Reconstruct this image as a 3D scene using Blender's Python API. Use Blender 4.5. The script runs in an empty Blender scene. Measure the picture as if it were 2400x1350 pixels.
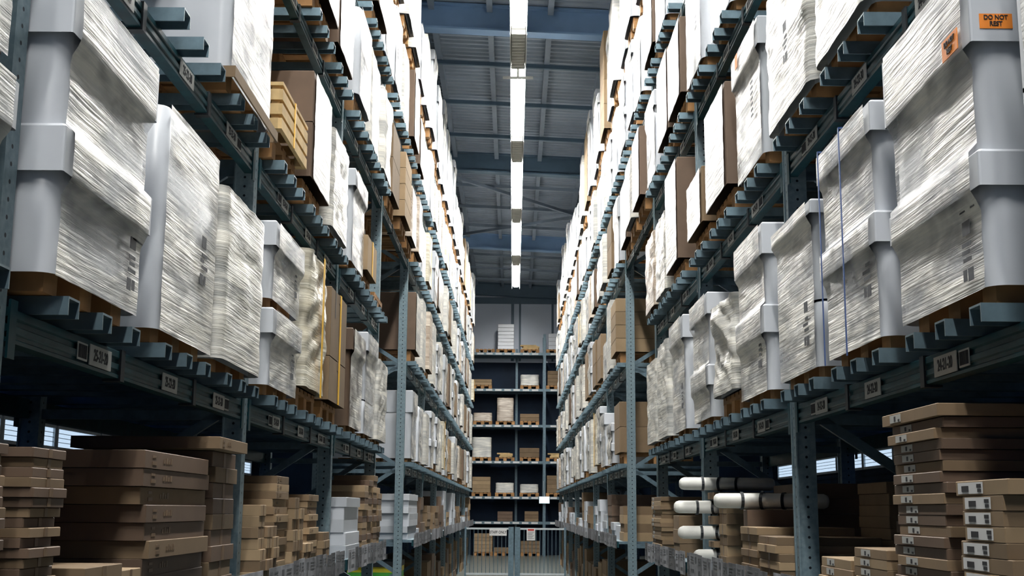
import bpy, bmesh, math, random
from mathutils import Vector, Matrix, noise as mnoise

# ------------------------------------------------------------------ camera, world, exposure
SC = bpy.context.scene
COL = SC.collection
F_PX = 2900.0
cam_data = bpy.data.cameras.new('camera')
cam_data.sensor_fit = 'HORIZONTAL'
cam_data.sensor_width = 36.0
cam_data.lens = F_PX * 36.0 / 2400.0
cam_data.clip_start = 0.05
cam_data.clip_end = 300
cam = bpy.data.objects.new('camera', cam_data)
COL.objects.link(cam)
PITCH, YAW, ROLL = math.atan(520.0 / F_PX), -0.0024, 0.0075
fw = Vector((math.sin(YAW) * math.cos(PITCH), math.cos(YAW) * math.cos(PITCH), math.sin(PITCH)))
rt = Vector((math.cos(YAW), -math.sin(YAW), 0))
up = rt.cross(fw)
rt2 = rt * math.cos(ROLL) + up * math.sin(ROLL)
up2 = up * math.cos(ROLL) - rt * math.sin(ROLL)
M = Matrix((rt2, up2, -fw)).transposed().to_4x4()
M.translation = Vector((-0.025, 0.0, 1.5))
cam.matrix_world = M
SC.camera = cam

world = bpy.data.worlds.new('world')
SC.world = world
world.use_nodes = True
world.node_tree.nodes['Background'].inputs[0].default_value = (0.02, 0.10, 0.50, 1)  # deep blue fill from the open rear, added to tint the shadows
world.node_tree.nodes['Background'].inputs[1].default_value = 0.30

SC.view_settings.view_transform = 'Standard'
SC.view_settings.look = 'None'
SC.view_settings.gamma = 1.0
SC.view_settings.use_curve_mapping = False
SC.view_settings.exposure = 0.0
SC.cycles.max_bounces = 6
SC.cycles.diffuse_bounces = 4
SC.cycles.glossy_bounces = 3
SC.cycles.transparent_max_bounces = 8
SC.cycles.sample_clamp_indirect = 6.0
SC.cycles.use_denoising = True
LAMP_POWER = 225.0

rnd = random.Random(7)

# ------------------------------------------------------------------ materials
def mat(name):
    m = bpy.data.materials.new(name)
    m.use_nodes = True
    nt = m.node_tree
    b = nt.nodes['Principled BSDF']
    return m, nt, b

def N(nt, typ, **kw):
    n = nt.nodes.new(typ)
    for k, v in kw.items():
        setattr(n, k, v)
    return n

def L(nt, a, b):
    nt.links.new(a, b)

def mixcol(nt, fac, a, b, mode='MIX'):
    n = N(nt, 'ShaderNodeMix', data_type='RGBA', blend_type=mode)
    for sock, v in ((n.inputs[0], fac), (n.inputs[6], a), (n.inputs[7], b)):
        if hasattr(v, 'links'):
            L(nt, v, sock)
        else:
            sock.default_value = v if isinstance(v, (int, float)) else (*v, 1)
    return n.outputs[2]

def math_n(nt, op, a, b=None, c=None):
    n = N(nt, 'ShaderNodeMath', operation=op)
    for i, v in enumerate((a, b, c)):
        if v is None:
            continue
        if hasattr(v, 'links'):
            L(nt, v, n.inputs[i])
        else:
            n.inputs[i].default_value = v
    return n.outputs[0]

def coords(nt, scale=(1, 1, 1), rot=(0, 0, 0), randomise=True):
    tc = N(nt, 'ShaderNodeTexCoord')
    mp = N(nt, 'ShaderNodeMapping')
    mp.inputs['Scale'].default_value = scale
    mp.inputs['Rotation'].default_value = rot
    src = tc.outputs['Object']
    if randomise:
        oi = N(nt, 'ShaderNodeObjectInfo')
        sc = N(nt, 'ShaderNodeVectorMath', operation='SCALE')
        cb = N(nt, 'ShaderNodeCombineXYZ')
        for i in range(3):
            L(nt, oi.outputs['Random'], cb.inputs[i])
        L(nt, cb.outputs[0], sc.inputs[0])
        sc.inputs['Scale'].default_value = 37.0
        ad = N(nt, 'ShaderNodeVectorMath', operation='ADD')
        L(nt, src, ad.inputs[0])
        L(nt, sc.outputs[0], ad.inputs[1])
        src = ad.outputs[0]
    L(nt, src, mp.inputs['Vector'])
    return mp.outputs[0]

def noise(nt, vec, scale=5, detail=3, rough=0.55, dist=0.0):
    n = N(nt, 'ShaderNodeTexNoise')
    n.inputs['Scale'].default_value = scale
    n.inputs['Detail'].default_value = detail
    n.inputs['Roughness'].default_value = rough
    n.inputs['Distortion'].default_value = dist
    L(nt, vec, n.inputs['Vector'])
    return n.outputs['Fac']

def ramp(nt, fac, stops):
    r = N(nt, 'ShaderNodeValToRGB')
    el = r.color_ramp.elements
    while len(el) < len(stops):
        el.new(0.5)
    for e, (p, c) in zip(el, stops):
        e.position = p
        e.color = (*c, 1) if len(c) == 3 else c
    L(nt, fac, r.inputs[0])
    return r.outputs[0]

def bump(nt, b, h, strength=0.3, dist=0.01):
    n = N(nt, 'ShaderNodeBump')
    n.inputs['Strength'].default_value = strength
    n.inputs['Distance'].default_value = dist
    L(nt, h, n.inputs['Height'])
    L(nt, n.outputs[0], b.inputs['Normal'])

def simple(name, col, rough=0.5, metal=0.0, var=0.12, scale=8, spec=0.5, bmp=0.0, randv=0.0):
    m, nt, b = mat(name)
    v = coords(nt)
    f = noise(nt, v, scale, 4)
    lo = tuple(c * (1 - var) for c in col)
    hi = tuple(min(1, c * (1 + var)) for c in col)
    c = ramp(nt, f, [(0.3, lo), (0.7, hi)])
    if randv:
        oi = N(nt, 'ShaderNodeObjectInfo')
        k = math_n(nt, 'MULTIPLY_ADD', oi.outputs['Random'], 2 * randv, 1 - randv)
        hsv = N(nt, 'ShaderNodeHueSaturation')
        L(nt, k, hsv.inputs['Value'])
        L(nt, c, hsv.inputs['Color'])
        c = hsv.outputs[0]
    L(nt, c, b.inputs['Base Color'])
    b.inputs['Roughness'].default_value = rough
    b.inputs['Metallic'].default_value = metal
    b.inputs['Specular IOR Level'].default_value = spec
    if bmp:
        bump(nt, b, f, bmp, 0.004)
    return m

def emissive(name, col, strength, base=(0.8, 0.8, 0.8)):
    m, nt, b = mat(name)
    b.inputs['Base Color'].default_value = (*base, 1)
    b.inputs['Emission Color'].default_value = (*col, 1)
    b.inputs['Emission Strength'].default_value = strength
    return m

def post_material():
    """galvanised upright with one column of punched holes on each face"""
    m, nt, b = mat('perforated_galvanised_steel')
    v = coords(nt)
    f = noise(nt, v, 40, 3)
    base = ramp(nt, f, [(0.3, (0.135, 0.20, 0.235)), (0.7, (0.215, 0.29, 0.325))])
    tc = N(nt, 'ShaderNodeTexCoord')
    sep = N(nt, 'ShaderNodeSeparateXYZ')
    L(nt, tc.outputs['Object'], sep.inputs[0])
    ax = math_n(nt, 'ABSOLUTE', sep.outputs[0])
    ay = math_n(nt, 'ABSOLUTE', sep.outputs[1])
    mn = math_n(nt, 'MINIMUM', ax, ay)
    zm = math_n(nt, 'SUBTRACT', math_n(nt, 'MODULO', math_n(nt, 'ADD', sep.outputs[2], 10.0), 0.046), 0.023)
    d = math_n(nt, 'SQRT', math_n(nt, 'ADD', math_n(nt, 'MULTIPLY', mn, mn), math_n(nt, 'MULTIPLY', zm, zm)))
    hole = math_n(nt, 'LESS_THAN', d, 0.0062)
    c = mixcol(nt, hole, base, (0.004, 0.008, 0.014))
    L(nt, c, b.inputs['Base Color'])
    b.inputs['Metallic'].default_value = 0.35
    b.inputs['Roughness'].default_value = 0.5
    return m

def film_material(name, lo, hi, opaque, angle, seed):
    """stretch film: streaky, glossy, partly clear"""
    m, nt, b = mat(name)
    v1 = coords(nt, (1.4, 1.2, 24.0), (angle, 0, 0))
    s1 = noise(nt, v1, 1.6, 5, 0.6, 0.25)
    v2 = coords(nt, (1.5, 1.5, 4.0), (angle * 1.6, 0, 0))
    s2 = noise(nt, v2, 1.5, 3, 0.5, 0.5)
    v3 = coords(nt, (2, 1.6, 80.0), (angle * 0.8, 0, 0))
    s3 = noise(nt, v3, 1.3, 4, 0.6, 0.3)
    mix = math_n(nt, 'ADD', math_n(nt, 'MULTIPLY', s1, 0.55), math_n(nt, 'MULTIPLY', s2, 0.45))
    c = ramp(nt, mix, [(0.36, lo), (0.5, tuple((a + b_) / 2 for a, b_ in zip(lo, hi))), (0.6, hi)])
    L(nt, c, b.inputs['Base Color'])
    b.inputs['Roughness'].default_value = 0.33
    b.inputs['Specular IOR Level'].default_value = 0.7
    h = math_n(nt, 'ADD', math_n(nt, 'MULTIPLY', s1, 0.7), math_n(nt, 'MULTIPLY', s3, 0.5))
    bump(nt, b, h, 0.5, 0.012)
    if opaque < 1:
        a = ramp(nt, s2, [(0.38, (opaque,) * 3), (0.58, (1, 1, 1))])
        L(nt, a, b.inputs['Alpha'])
    return m

MT = {}
MT['post'] = post_material()
MT['beam'] = simple('teal_painted_steel', (0.006, 0.042, 0.054), 0.42, 0.0, 0.35, 14, 0.3)
MT['bar'] = simple('galvanised_support_steel', (0.145, 0.215, 0.255), 0.38, 0.55, 0.3, 9, 0.5)
MT['brace'] = simple('galvanised_brace_steel', (0.11, 0.17, 0.21), 0.5, 0.3, 0.2, 20)
MT['strap_black'] = simple('black_rubber', (0.012, 0.016, 0.02), 0.5, 0, 0.2)
MT['plate'] = simple('paper_label', (0.42, 0.42, 0.40), 0.6, 0, 0.06)
MT['paper_white'] = simple('white_paper', (0.62, 0.62, 0.62), 0.6, 0, 0.05)
MT['ink'] = simple('black_ink', (0.015, 0.015, 0.02), 0.6, 0, 0.1)
MT['print'] = simple('grey_print', (0.07, 0.075, 0.085), 0.6, 0, 0.3, 30)
MT['wood'] = simple('pallet_pine', (0.40, 0.21, 0.085), 0.7, 0, 0.3, 6, 0.3, 0.2, 0.25)
MT['wood_pale'] = simple('pale_pine', (0.60, 0.42, 0.20), 0.7, 0, 0.25, 6, 0.3, 0.2, 0.15)
MT['kraft'] = simple('kraft_cardboard', (0.20, 0.138, 0.082), 0.75, 0, 0.10, 5, 0.3, 0.0, 0.22)
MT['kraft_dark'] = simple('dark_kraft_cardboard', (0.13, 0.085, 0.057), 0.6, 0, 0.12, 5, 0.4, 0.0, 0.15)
MT['kraft_pale'] = simple('pale_kraft_cardboard', (0.31, 0.22, 0.13), 0.75, 0, 0.10, 5, 0.3, 0.0, 0.18)
MT['edge'] = simple('cardboard_tape', (0.17, 0.11, 0.065), 0.4, 0, 0.1)
MT['white'] = simple('white_carton', (0.62, 0.65, 0.70), 0.36, 0, 0.05, 3, 0.6, 0.0, 0.06)
MT['grey'] = simple('grey_white_carton', (0.50, 0.53, 0.57), 0.36, 0, 0.06, 3, 0.6, 0.0, 0.06)
MT['film'] = film_material('clear_stretch_film', (0.44, 0.45, 0.46), (0.88, 0.85, 0.78), 0.35, 0.28, 1)
MT['film_r'] = film_material('clear_stretch_film_slanted', (0.44, 0.45, 0.46), (0.88, 0.85, 0.78), 0.35, -0.28, 2)
MT['wrap'] = film_material('milky_stretch_film', (0.38, 0.39, 0.39), (0.86, 0.83, 0.75), 1.0, 0.35, 3)
MT['wrap_r'] = film_material('milky_stretch_film_slanted', (0.38, 0.39, 0.39), (0.86, 0.83, 0.75), 1.0, -0.35, 4)
MT['wrap_kraft'] = film_material('stretch_film_over_kraft', (0.30, 0.22, 0.16), (0.78, 0.70, 0.60), 1.0, 0.4, 5)
MT['wrap_kraft_r'] = film_material('stretch_film_over_kraft_slanted', (0.30, 0.22, 0.16), (0.78, 0.70, 0.60), 1.0, -0.4, 6)
MT['wrap_yellow'] = film_material('stretch_film_over_straw', (0.42, 0.37, 0.26), (0.86, 0.82, 0.70), 1.0, 0.3, 7)
MT['strap_yellow'] = simple('yellow_strap', (0.85, 0.48, 0.03), 0.45, 0, 0.1)
MT['strap_blue'] = simple('blue_strap', (0.03, 0.08, 0.25), 0.4, 0, 0.1)
MT['orange'] = simple('orange_sticker', (0.95, 0.28, 0.03), 0.5, 0, 0.04)
MT['red'] = simple('red_print', (0.45, 0.05, 0.04), 0.5, 0, 0.05)
MT['foam'] = simple('white_mattress_film', (0.66, 0.66, 0.62), 0.5, 0, 0.08, 12, 0.4, 0.3)
MT['green'] = simple('green_plastic', (0.10, 0.55, 0.08), 0.4, 0, 0.08)
MT['yellow'] = simple('yellow_plastic', (0.85, 0.70, 0.05), 0.4, 0, 0.08)
MT['galv_white'] = simple('pale_galvanised_steel', (0.48, 0.53, 0.56), 0.45, 0.3, 0.1, 20)
MT['card'] = simple('shelf_card', (0.20, 0.205, 0.225), 0.45, 0, 0.6, 7, 0.4, 0, 0.6)
MT['deck'] = simple('corrugated_roof_steel', (0.33, 0.39, 0.46), 0.5, 0.2, 0.15, 1.2)
MT['girder'] = simple('lit_blue_girder', (0.22, 0.36, 0.56), 0.5, 0, 0.1, 2)  # girder tone with the lamplight painted in
MT['girder_dark'] = simple('shaded_girder_dark_steel', (0.09, 0.15, 0.21), 0.5, 0, 0.1, 2)  # girder tone with shade painted in; also rails and wall trim
MT['purlin'] = simple('grey_painted_purlin', (0.20, 0.25, 0.31), 0.5, 0, 0.1, 3)
MT['wall_pale'] = simple('pale_wall_panel', (0.74, 0.81, 0.92), 0.6, 0, 0.05, 1.0)
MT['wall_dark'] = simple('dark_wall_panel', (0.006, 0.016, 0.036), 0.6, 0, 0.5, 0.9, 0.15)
MT['housing'] = simple('lamp_housing', (0.45, 0.46, 0.44), 0.5, 0, 0.05)
MT['lens_off'] = simple('unlit_lamp_grille', (0.42, 0.42, 0.38), 0.4, 0, 0.1)
MT['lens'] = emissive('lit_lamp_diffuser', (1.0, 0.985, 0.945), LAMP_POWER)
MT['screen'] = emissive('lit_sign_face', (0.45, 0.80, 1.0), 1.7)
MT['glow_sheet'] = emissive('glowing_band_sheet', (0.62, 0.80, 1.0), 0.85)  # self-lit stand-in for a bright surface, not a real window
MT['tube'] = emissive('fluorescent_tube', (0.85, 0.92, 1.0), 2.5)

def floor_material():
    m, nt, b = mat('polished_concrete')
    v = coords(nt, randomise=False)
    f = noise(nt, v, 0.8, 6)
    f2 = noise(nt, v, 9, 4)
    c = mixcol(nt, f2, ramp(nt, f, [(0.35, (0.11, 0.125, 0.115)), (0.65, (0.16, 0.175, 0.16))]), (0.13, 0.14, 0.13))
    L(nt, c, b.inputs['Base Color'])
    b.inputs['Roughness'].default_value = 0.28
    return m
MT['floor'] = floor_material()

# ------------------------------------------------------------------ mesh helpers
class MB:
    """collects shapes in rack space (u = into the rack, v = along the aisle, w = up); side -1 left, +1 right"""
    def __init__(self, side=1):
        self.v, self.f, self.sm, self.s = [], [], [], side
    def add(self, verts, faces, smooth=False):
        o = len(self.v)
        self.v += [(self.s * p[0], p[1], p[2]) for p in verts]
        for q in faces:
            q = tuple(o + i for i in q)
            self.f.append(q[::-1] if self.s < 0 else q)
            self.sm.append(smooth)
        return self
    def box(self, u0, u1, v0, v1, w0, w1, open_bottom=False):
        vs = [(u0, v0, w0), (u1, v0, w0), (u1, v1, w0), (u0, v1, w0), (u0, v0, w1), (u1, v0, w1), (u1, v1, w1), (u0, v1, w1)]
        fs = [(4, 5, 6, 7), (0, 1, 5, 4), (1, 2, 6, 5), (2, 3, 7, 6), (3, 0, 4, 7)]
        if not open_bottom:
            fs.append((3, 2, 1, 0))
        return self.add(vs, fs)
    def rbox(self, u0, u1, v0, v1, w0, w1, r=0.03, n=4, open_bottom=False, flare=0.0, jit=0.0, rs=None, top_bevel=0.008):
        """box with rounded vertical corners and a softened top edge"""
        ring = []
        for cx, cy, a0 in ((u1 - r, v1 - r, 0), (u0 + r, v1 - r, 90), (u0 + r, v0 + r, 180), (u1 - r, v0 + r, 270)):
            for i in range(n + 1):
                a = math.radians(a0 + 90.0 * i / n)
                ring.append((cx + r * math.cos(a), cy + r * math.sin(a)))
        k = len(ring)
        cu, cv = (u0 + u1) / 2, (v0 + v1) / 2
        rows = [(w0, 1 + flare, 0), (w0 + (w1 - w0) * 0.5, 1 + flare * 0.35, 0), (w1 - top_bevel, 1, 0), (w1, 1, top_bevel)]
        vs, fs = [], []
        for w, sc, ins in rows:
            for (x, y) in ring:
                dx, dy = x - cu, y - cv
                L_ = max(abs(dx), abs(dy), 1e-6)
                kk = sc * (1 - ins / L_)
                vs.append((cu + dx * kk, cv + dy * kk, w))
        R = len(rows)
        for j in range(R - 1):
            for i in range(k):
                a, b_ = j * k + i, j * k + (i + 1) % k
                fs.append((a, b_, b_ + k, a + k))
        self.add(vs, fs, n > 2)
        top = [((R - 1) * k + i) for i in range(k)]
        o = len(self.v) - len(vs)
        q = tuple(o + i for i in top)
        self.f.append(q[::-1] if self.s < 0 else q)
        self.sm.append(False)
        if not open_bottom:
            q = tuple(o + i for i in range(k))[::-1]
            self.f.append(q[::-1] if self.s < 0 else q)
            self.sm.append(False)
        return self
    def bar(self, p0, p1, w=0.03, h=None):
        """square bar between two points"""
        h = h or w
        a, b_ = Vector(p0), Vector(p1)
        d = (b_ - a).normalized()
        s = d.cross(Vector((0, 0, 1)))
        if s.length < 1e-4:
            s = Vector((1, 0, 0))
        s.normalize()
        t = s.cross(d).normalized()
        vs = []
        for p in (a, b_):
            for x, y in ((-1, -1), (1, -1), (1, 1), (-1, 1)):
                vs.append(tuple(p + s * (x * w / 2) + t * (y * h / 2)))
        return self.add(vs, [(0, 1, 5, 4), (1, 2, 6, 5), (2, 3, 7, 6), (3, 0, 4, 7), (3, 2, 1, 0), (4, 5, 6, 7)])
    def tube(self, p0, p1, r, n=10, r1=None):
        a, b_ = Vector(p0), Vector(p1)
        d = (b_ - a).normalized()
        s = d.cross(Vector((0, 0, 1)))
        if s.length < 1e-4:
            s = Vector((1, 0, 0))
        s.normalize()
        t = s.cross(d)
        vs = []
        for p, rr in ((a, r), (b_, r1 or r)):
            for i in range(n):
                an = 2 * math.pi * i / n
                vs.append(tuple(p + s * (rr * math.cos(an)) + t * (rr * math.sin(an))))
        self.add(vs, [(i, (i + 1) % n, (i + 1) % n + n, i + n) for i in range(n)], True)
        return self.add(vs, [tuple(range(n))[::-1], tuple(range(n, 2 * n))])
    def prism(self, prof, v0, v1, axis='v'):
        """profile of (u, w) points extruded along v (or (v,w) profile along u)"""
        n = len(prof)
        if axis == 'v':
            vs = [(u, v0, w) for u, w in prof] + [(u, v1, w) for u, w in prof]
        else:
            vs = [(v0, a, w) for a, w in prof] + [(v1, a, w) for a, w in prof]
        fs = [(i, (i + 1) % n, (i + 1) % n + n, i + n) for i in range(n)] + [tuple(range(n))[::-1], tuple(range(n, 2 * n))]
        return self.add(vs, fs)
    def grid(self, fn, nu, nv, smooth=True):
        vs = [fn(i / nu, j / nv) for j in range(nv + 1) for i in range(nu + 1)]
        fs = []
        for j in range(nv):
            for i in range(nu):
                a = j * (nu + 1) + i
                fs.append((a, a + 1, a + nu + 2, a + nu + 1))
        return self.add(vs, fs, smooth)
    def mesh(self, name, material):
        me = bpy.data.meshes.new(name)
        me.from_pydata(self.v, [], self.f)
        me.materials.append(material)
        me.polygons.foreach_set('use_smooth', self.sm)
        bm = bmesh.new()
        bm.from_mesh(me)
        bmesh.ops.recalc_face_normals(bm, faces=bm.faces)
        bm.to_mesh(me)
        bm.free()
        me.update()
        return me
    def build(self, name, material, parent=None, loc=None):
        o = bpy.data.objects.new(name, self.mesh(name, material))
        COL.objects.link(o)
        if parent is not None:
            o.parent = parent
        if loc is not None:
            o.location = loc
        return o

def put(name, me, parent=None, loc=None):
    o = bpy.data.objects.new(name, me)
    COL.objects.link(o)
    if parent is not None:
        o.parent = parent
    if loc is not None:
        o.location = loc
    return o

def thing(name, label, cat, loc=(0, 0, 0), group=None):
    o = bpy.data.objects.new(name, None)
    o.empty_display_size = 0.1
    COL.objects.link(o)
    o.location = loc
    return tag(o, label, cat, group)

def tag(o, label, cat, group=None):
    o['label'] = label
    o['category'] = cat
    if group:
        o['group'] = group
    return o

def struct(o):
    o['kind'] = 'structure'
    return o

def text(name, body, size, parent, matrix, material, sx=0.72):
    cu = bpy.data.curves.new(name, 'FONT')
    cu.body = body
    cu.size = size
    cu.align_x = 'CENTER'
    cu.align_y = 'CENTER'
    cu.extrude = 0.0008
    cu.offset = size * 0.018
    cu.materials.append(material)
    o = bpy.data.objects.new(name, cu)
    COL.objects.link(o)
    o.parent = parent
    o.matrix_local = matrix @ Matrix.Diagonal((sx, 1, 1, 1))
    return o

def face_matrix(side, u, v, w):
    """text standing on a face that looks at the aisle (parent space = rack space with world axes)"""
    if side < 0:   # left rack: face looks +X, text runs toward +Y
        R = Matrix(((0, 0, 1), (1, 0, 0), (0, 1, 0)))
    else:          # right rack: face looks -X, text runs toward -Y
        R = Matrix(((0, 0, -1), (-1, 0, 0), (0, 1, 0)))
    m = R.to_4x4()
    m.translation = Vector((side * u, v, w))
    return m

def near_matrix(side, u, v, w):
    """text on a face that looks toward the camera (-Y)"""
    R = Matrix(((1, 0, 0), (0, 0, -1), (0, 1, 0)))
    m = R.to_4x4()
    m.translation = Vector((side * u, v, w))
    return m

ORD = ('zeroth first second third fourth fifth sixth seventh eighth ninth tenth eleventh twelfth thirteenth fourteenth fifteenth '
       'sixteenth seventeenth eighteenth nineteenth twentieth').split()
def ordinal(n):
    if n <= 20:
        return ORD[n]
    if n == 30:
        return 'thirtieth'
    return ('twenty-' if n < 30 else 'thirty-' if n < 40 else 'forty-') + ORD[n % 10]
SIDE = {-1: 'left', 1: 'right'}

# ------------------------------------------------------------------ layout numbers
XF = 1.30                      # front face of the uprights and beams
DEPTH = 1.05                   # rack depth
LV = {1: 1.995, 2: 3.19, 3: 4.40, 4: 5.50, 5: 6.65}   # tops of the beams
BAR_H = 0.05
POSTS_NEAR = [0.16, 3.02, 5.88, 8.74, 11.5]
POSTS_FAR = [14.5 + 3.1 * i for i in range(8)]
END_Y = 42.9                   # end wall
XU = XF - 0.10                 # ends of the support bars
ROOF = 9.25
TILT = 0.045

# ------------------------------------------------------------------ the room
def zroof(x, z=ROOF):
    return z - TILT * x

struct(MB().box(-9.2, 9.2, -13, END_Y + 0.2, -0.2, 0.0).build('floor', MT['floor']))
prof = []
y = -13.0
while y < END_Y:
    prof += [(y, 0.0), (y + 0.06, 0.0), (y + 0.085, 0.055), (y + 0.155, 0.055)]
    y += 0.18
mb = MB()
n = len(prof)
vs = [(-9.2, a, zroof(-9.2) + h) for a, h in prof] + [(9.2, a, zroof(9.2) + h) for a, h in prof]
mb.add(vs, [(i, i + 1, i + 1 + n, i + n) for i in range(n - 1)])
mb.add([(-9.2, -13, zroof(-9.2) + .12), (9.2, -13, zroof(9.2) + .12), (9.2, END_Y + .2, zroof(9.2) + .12), (-9.2, END_Y + .2, zroof(-9.2) + .12)], [(0, 1, 2, 3)])
struct(mb.build('ceiling', MT['deck']))

def sloped_bar(x0, x1, y0, y1, ztop, zbot):
    vs = []
    for z in (zbot, ztop):
        for x, y_ in ((x0, y0), (x1, y0), (x1, y1), (x0, y1)):
            vs.append((x, y_, z - TILT * x))
    return vs, [(0, 1, 2, 3), (7, 6, 5, 4), (0, 4, 5, 1), (1, 5, 6, 2), (2, 6, 7, 3), (3, 7, 4, 0)]

for k, (gy, mname) in enumerate(((18.35, 'girder'), (26.55, 'girder_dark'), (34.7, 'girder'), (42.5, 'girder_dark'))):  # alternating tones paint in how the lamps light each girder
    m_ = MB()
    m_.add(*sloped_bar(-9, 9, gy - 0.02, gy + 0.02, ROOF, ROOF - 0.42))
    m_.add(*sloped_bar(-9, 9, gy - 0.12, gy + 0.12, ROOF - 0.40, ROOF - 0.43))
    m_.add(*sloped_bar(-9, 9, gy - 0.12, gy + 0.12, ROOF, ROOF - 0.03))
    struct(m_.build('ceiling_girder', MT[mname]))
for px in (-3.25, -2.3, -1.36, -0.45, 0.50, 1.45, 2.4, 3.3):
    for a, b in ((12.0, 18.2), (18.5, 26.4), (26.7, 34.55), (34.85, 42.3)):
        m_ = MB()
        m_.add(*sloped_bar(px - 0.045, px + 0.045, a, b, ROOF, ROOF - 0.15))
        struct(m_.build('ceiling_purlin', MT['purlin']))
for cy in (15.8, 20.4, 22.5, 24.6, 28.6, 30.7, 32.8, 36.7, 38.8, 40.7):
    m_ = MB()
    m_.add(*sloped_bar(-4, 4, cy - 0.03, cy + 0.03, ROOF - 0.15, ROOF - 0.22))
    struct(m_.build('ceiling_cross_rail', MT['girder_dark'] if cy < 26 else MT['purlin']))
for (x0, y0, x1, y1) in ((-1.9, 27.0, 2.4, 31.6), (2.4, 30.0, -2.2, 34.2)):
    struct(MB().bar((x0, y0, zroof(x0) - 0.30), (x1, y1, zroof(x1) - 0.30), 0.07).build('ceiling_tie_rod', MT['purlin']))

# end wall: pale panel above, dark panel behind the racking
struct(MB().box(-9.2, 9.2, END_Y, END_Y + 0.2, 6.55, ROOF + 0.5).build('wall_back', MT['wall_pale']))
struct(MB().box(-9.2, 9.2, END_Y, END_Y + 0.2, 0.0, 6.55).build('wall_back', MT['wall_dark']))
for x, w_ in ((-0.10, 0.10), (0.16, 0.07), (1.30, 0.07), (-2.4, 0.1)):
    struct(MB().box(x - w_ / 2, x + w_ / 2, END_Y - 0.06, END_Y, 6.6, 8.75).build('trim_1', MT['girder_dark']))
struct(MB().box(-3, 3, END_Y - 0.05, END_Y, 8.62, 8.85).build('trim_2', MT['girder_dark']))

def cladding(side):
    m_ = MB(side)
    x = 9.0
    zs = []
    z = 0.0
    while z < 10:
        zs += [(x, z), (x, z + .10), (x - .03, z + .13), (x - .03, z + .20)]
        z += 0.23
    m_.add([(a, -13, b) for a, b in zs] + [(a, END_Y, b) for a, b in zs],
           [(i, i + 1, i + 1 + len(zs), i + len(zs)) for i in range(len(zs) - 1)])
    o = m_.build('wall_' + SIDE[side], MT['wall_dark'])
    struct(o)
    # low glowing strip standing in for a lit ribbed surface beyond the neighbouring aisle
    for i in range(14):
        y0 = 6.0 + i * 2.6
        fr = MB(side)
        fr.box(8.90, 8.97, y0, y0 + 2.5, 2.58, 2.64).box(8.90, 8.97, y0, y0 + 2.5, 2.99, 3.05)
        fr.box(8.90, 8.97, y0, y0 + .05, 2.64, 2.99).box(8.90, 8.97, y0 + 2.45, y0 + 2.5, 2.64, 2.99)
        for q in range(1, 4):
            fr.box(8.92, 8.95, y0 + .05, y0 + 2.45, 2.64 + q * .087, 2.65 + q * .087)
        w_ = struct(fr.build('glow_band_%d' % (i + 1 if side < 0 else i + 15), MT['galv_white']))
        MB(side).box(8.945, 8.955, y0 + .05, y0 + 2.45, 2.64, 2.99).build('glow_sheet', MT['glow_sheet'], w_)
cladding(-1)
cladding(1)

# ------------------------------------------------------------------ lamps over the aisle
LZ = 8.42
def lamp_parts():
    h = MB()
    h.prism([(-0.11, 0.0), (0.11, 0.0), (0.10, 0.07), (0.05, 0.12), (-0.05, 0.12), (-0.10, 0.07)], -0.80, 0.80)
    h.prism([(-0.06, 0.01), (0.06, 0.01), (0.05, 0.07), (-0.05, 0.07)], -0.875, 0.875)
    for sx in (-1, 1):  # side skirts added to keep lamplight off the upper loads
        h.prism([(sx * 0.112, 0.01), (sx * 0.106, 0.01), (sx * 0.118, -0.135), (sx * 0.124, -0.135)], -0.80, 0.80)
    d = MB().prism([(-0.095, 0.0), (-0.085, -0.05), (-0.05, -0.075), (0.05, -0.075), (0.085, -0.05), (0.095, 0.0)], -0.78, 0.78)
    g = MB()
    for i in range(-6, 7):
        g.box(-0.10, 0.10, i * 0.12 - 0.01, i * 0.12 + 0.01, -0.10, 0.0)
    g.box(-0.095, 0.095, -0.78, 0.78, -0.03, 0.0)
    w_ = MB().bar((0, 0, 0.1), (0, 0, 0.83), 0.012)
    return h.mesh('housing', MT['housing']), d.mesh('diffuser', MT['lens']), g.mesh('grille', MT['lens_off']), w_.mesh('hanger', MT['galv_white'])
LH, LD, LG, LW = lamp_parts()
li = 0
PER = 1.767
for k in range(-5, 4):
    for q in range(3):
        yc = 16.93 + 5.3 * k + PER * (q + 0.5)
        if yc > 38.5:
            continue
        vis = yc > 15.2
        li += 1 if vis else 0
        lit = q > 0
        if vis:
            lab = ('lit white tube lamp' if lit else 'unlit grey grille lamp') + ' hung over the aisle, %s of the row from the front' % ordinal(li)
            grp = None
        else:
            lab = ('lit white tube lamp' if lit else 'unlit grey lamp') + ' hung over the aisle above the camera'
            grp = 'aisle lamps overhead'
        t = thing('aisle_lamp', lab, 'lamp', (0, yc, LZ), grp)
        put('housing', LH, t)
        put('diffuser' if lit else 'grille', LD if lit else LG, t)
        for s in (-0.6, 0.6):
            put('hanger', LW, t, (0, s, 0))
for yc in (16.93 + PER,):
    t = thing('sensor_bar', 'flat grey sensor bar crossing the lamp row above the aisle', 'sensor', (0, yc, LZ))
    MB().box(-0.24, 0.24, -0.012, 0.012, -0.205, -0.165).build('bar_body', MT['housing'], t)
    MB().box(-0.02, 0.02, 0.0005, 0.0015, -0.165, 0.83).build('stem', MT['housing'], t)

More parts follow.
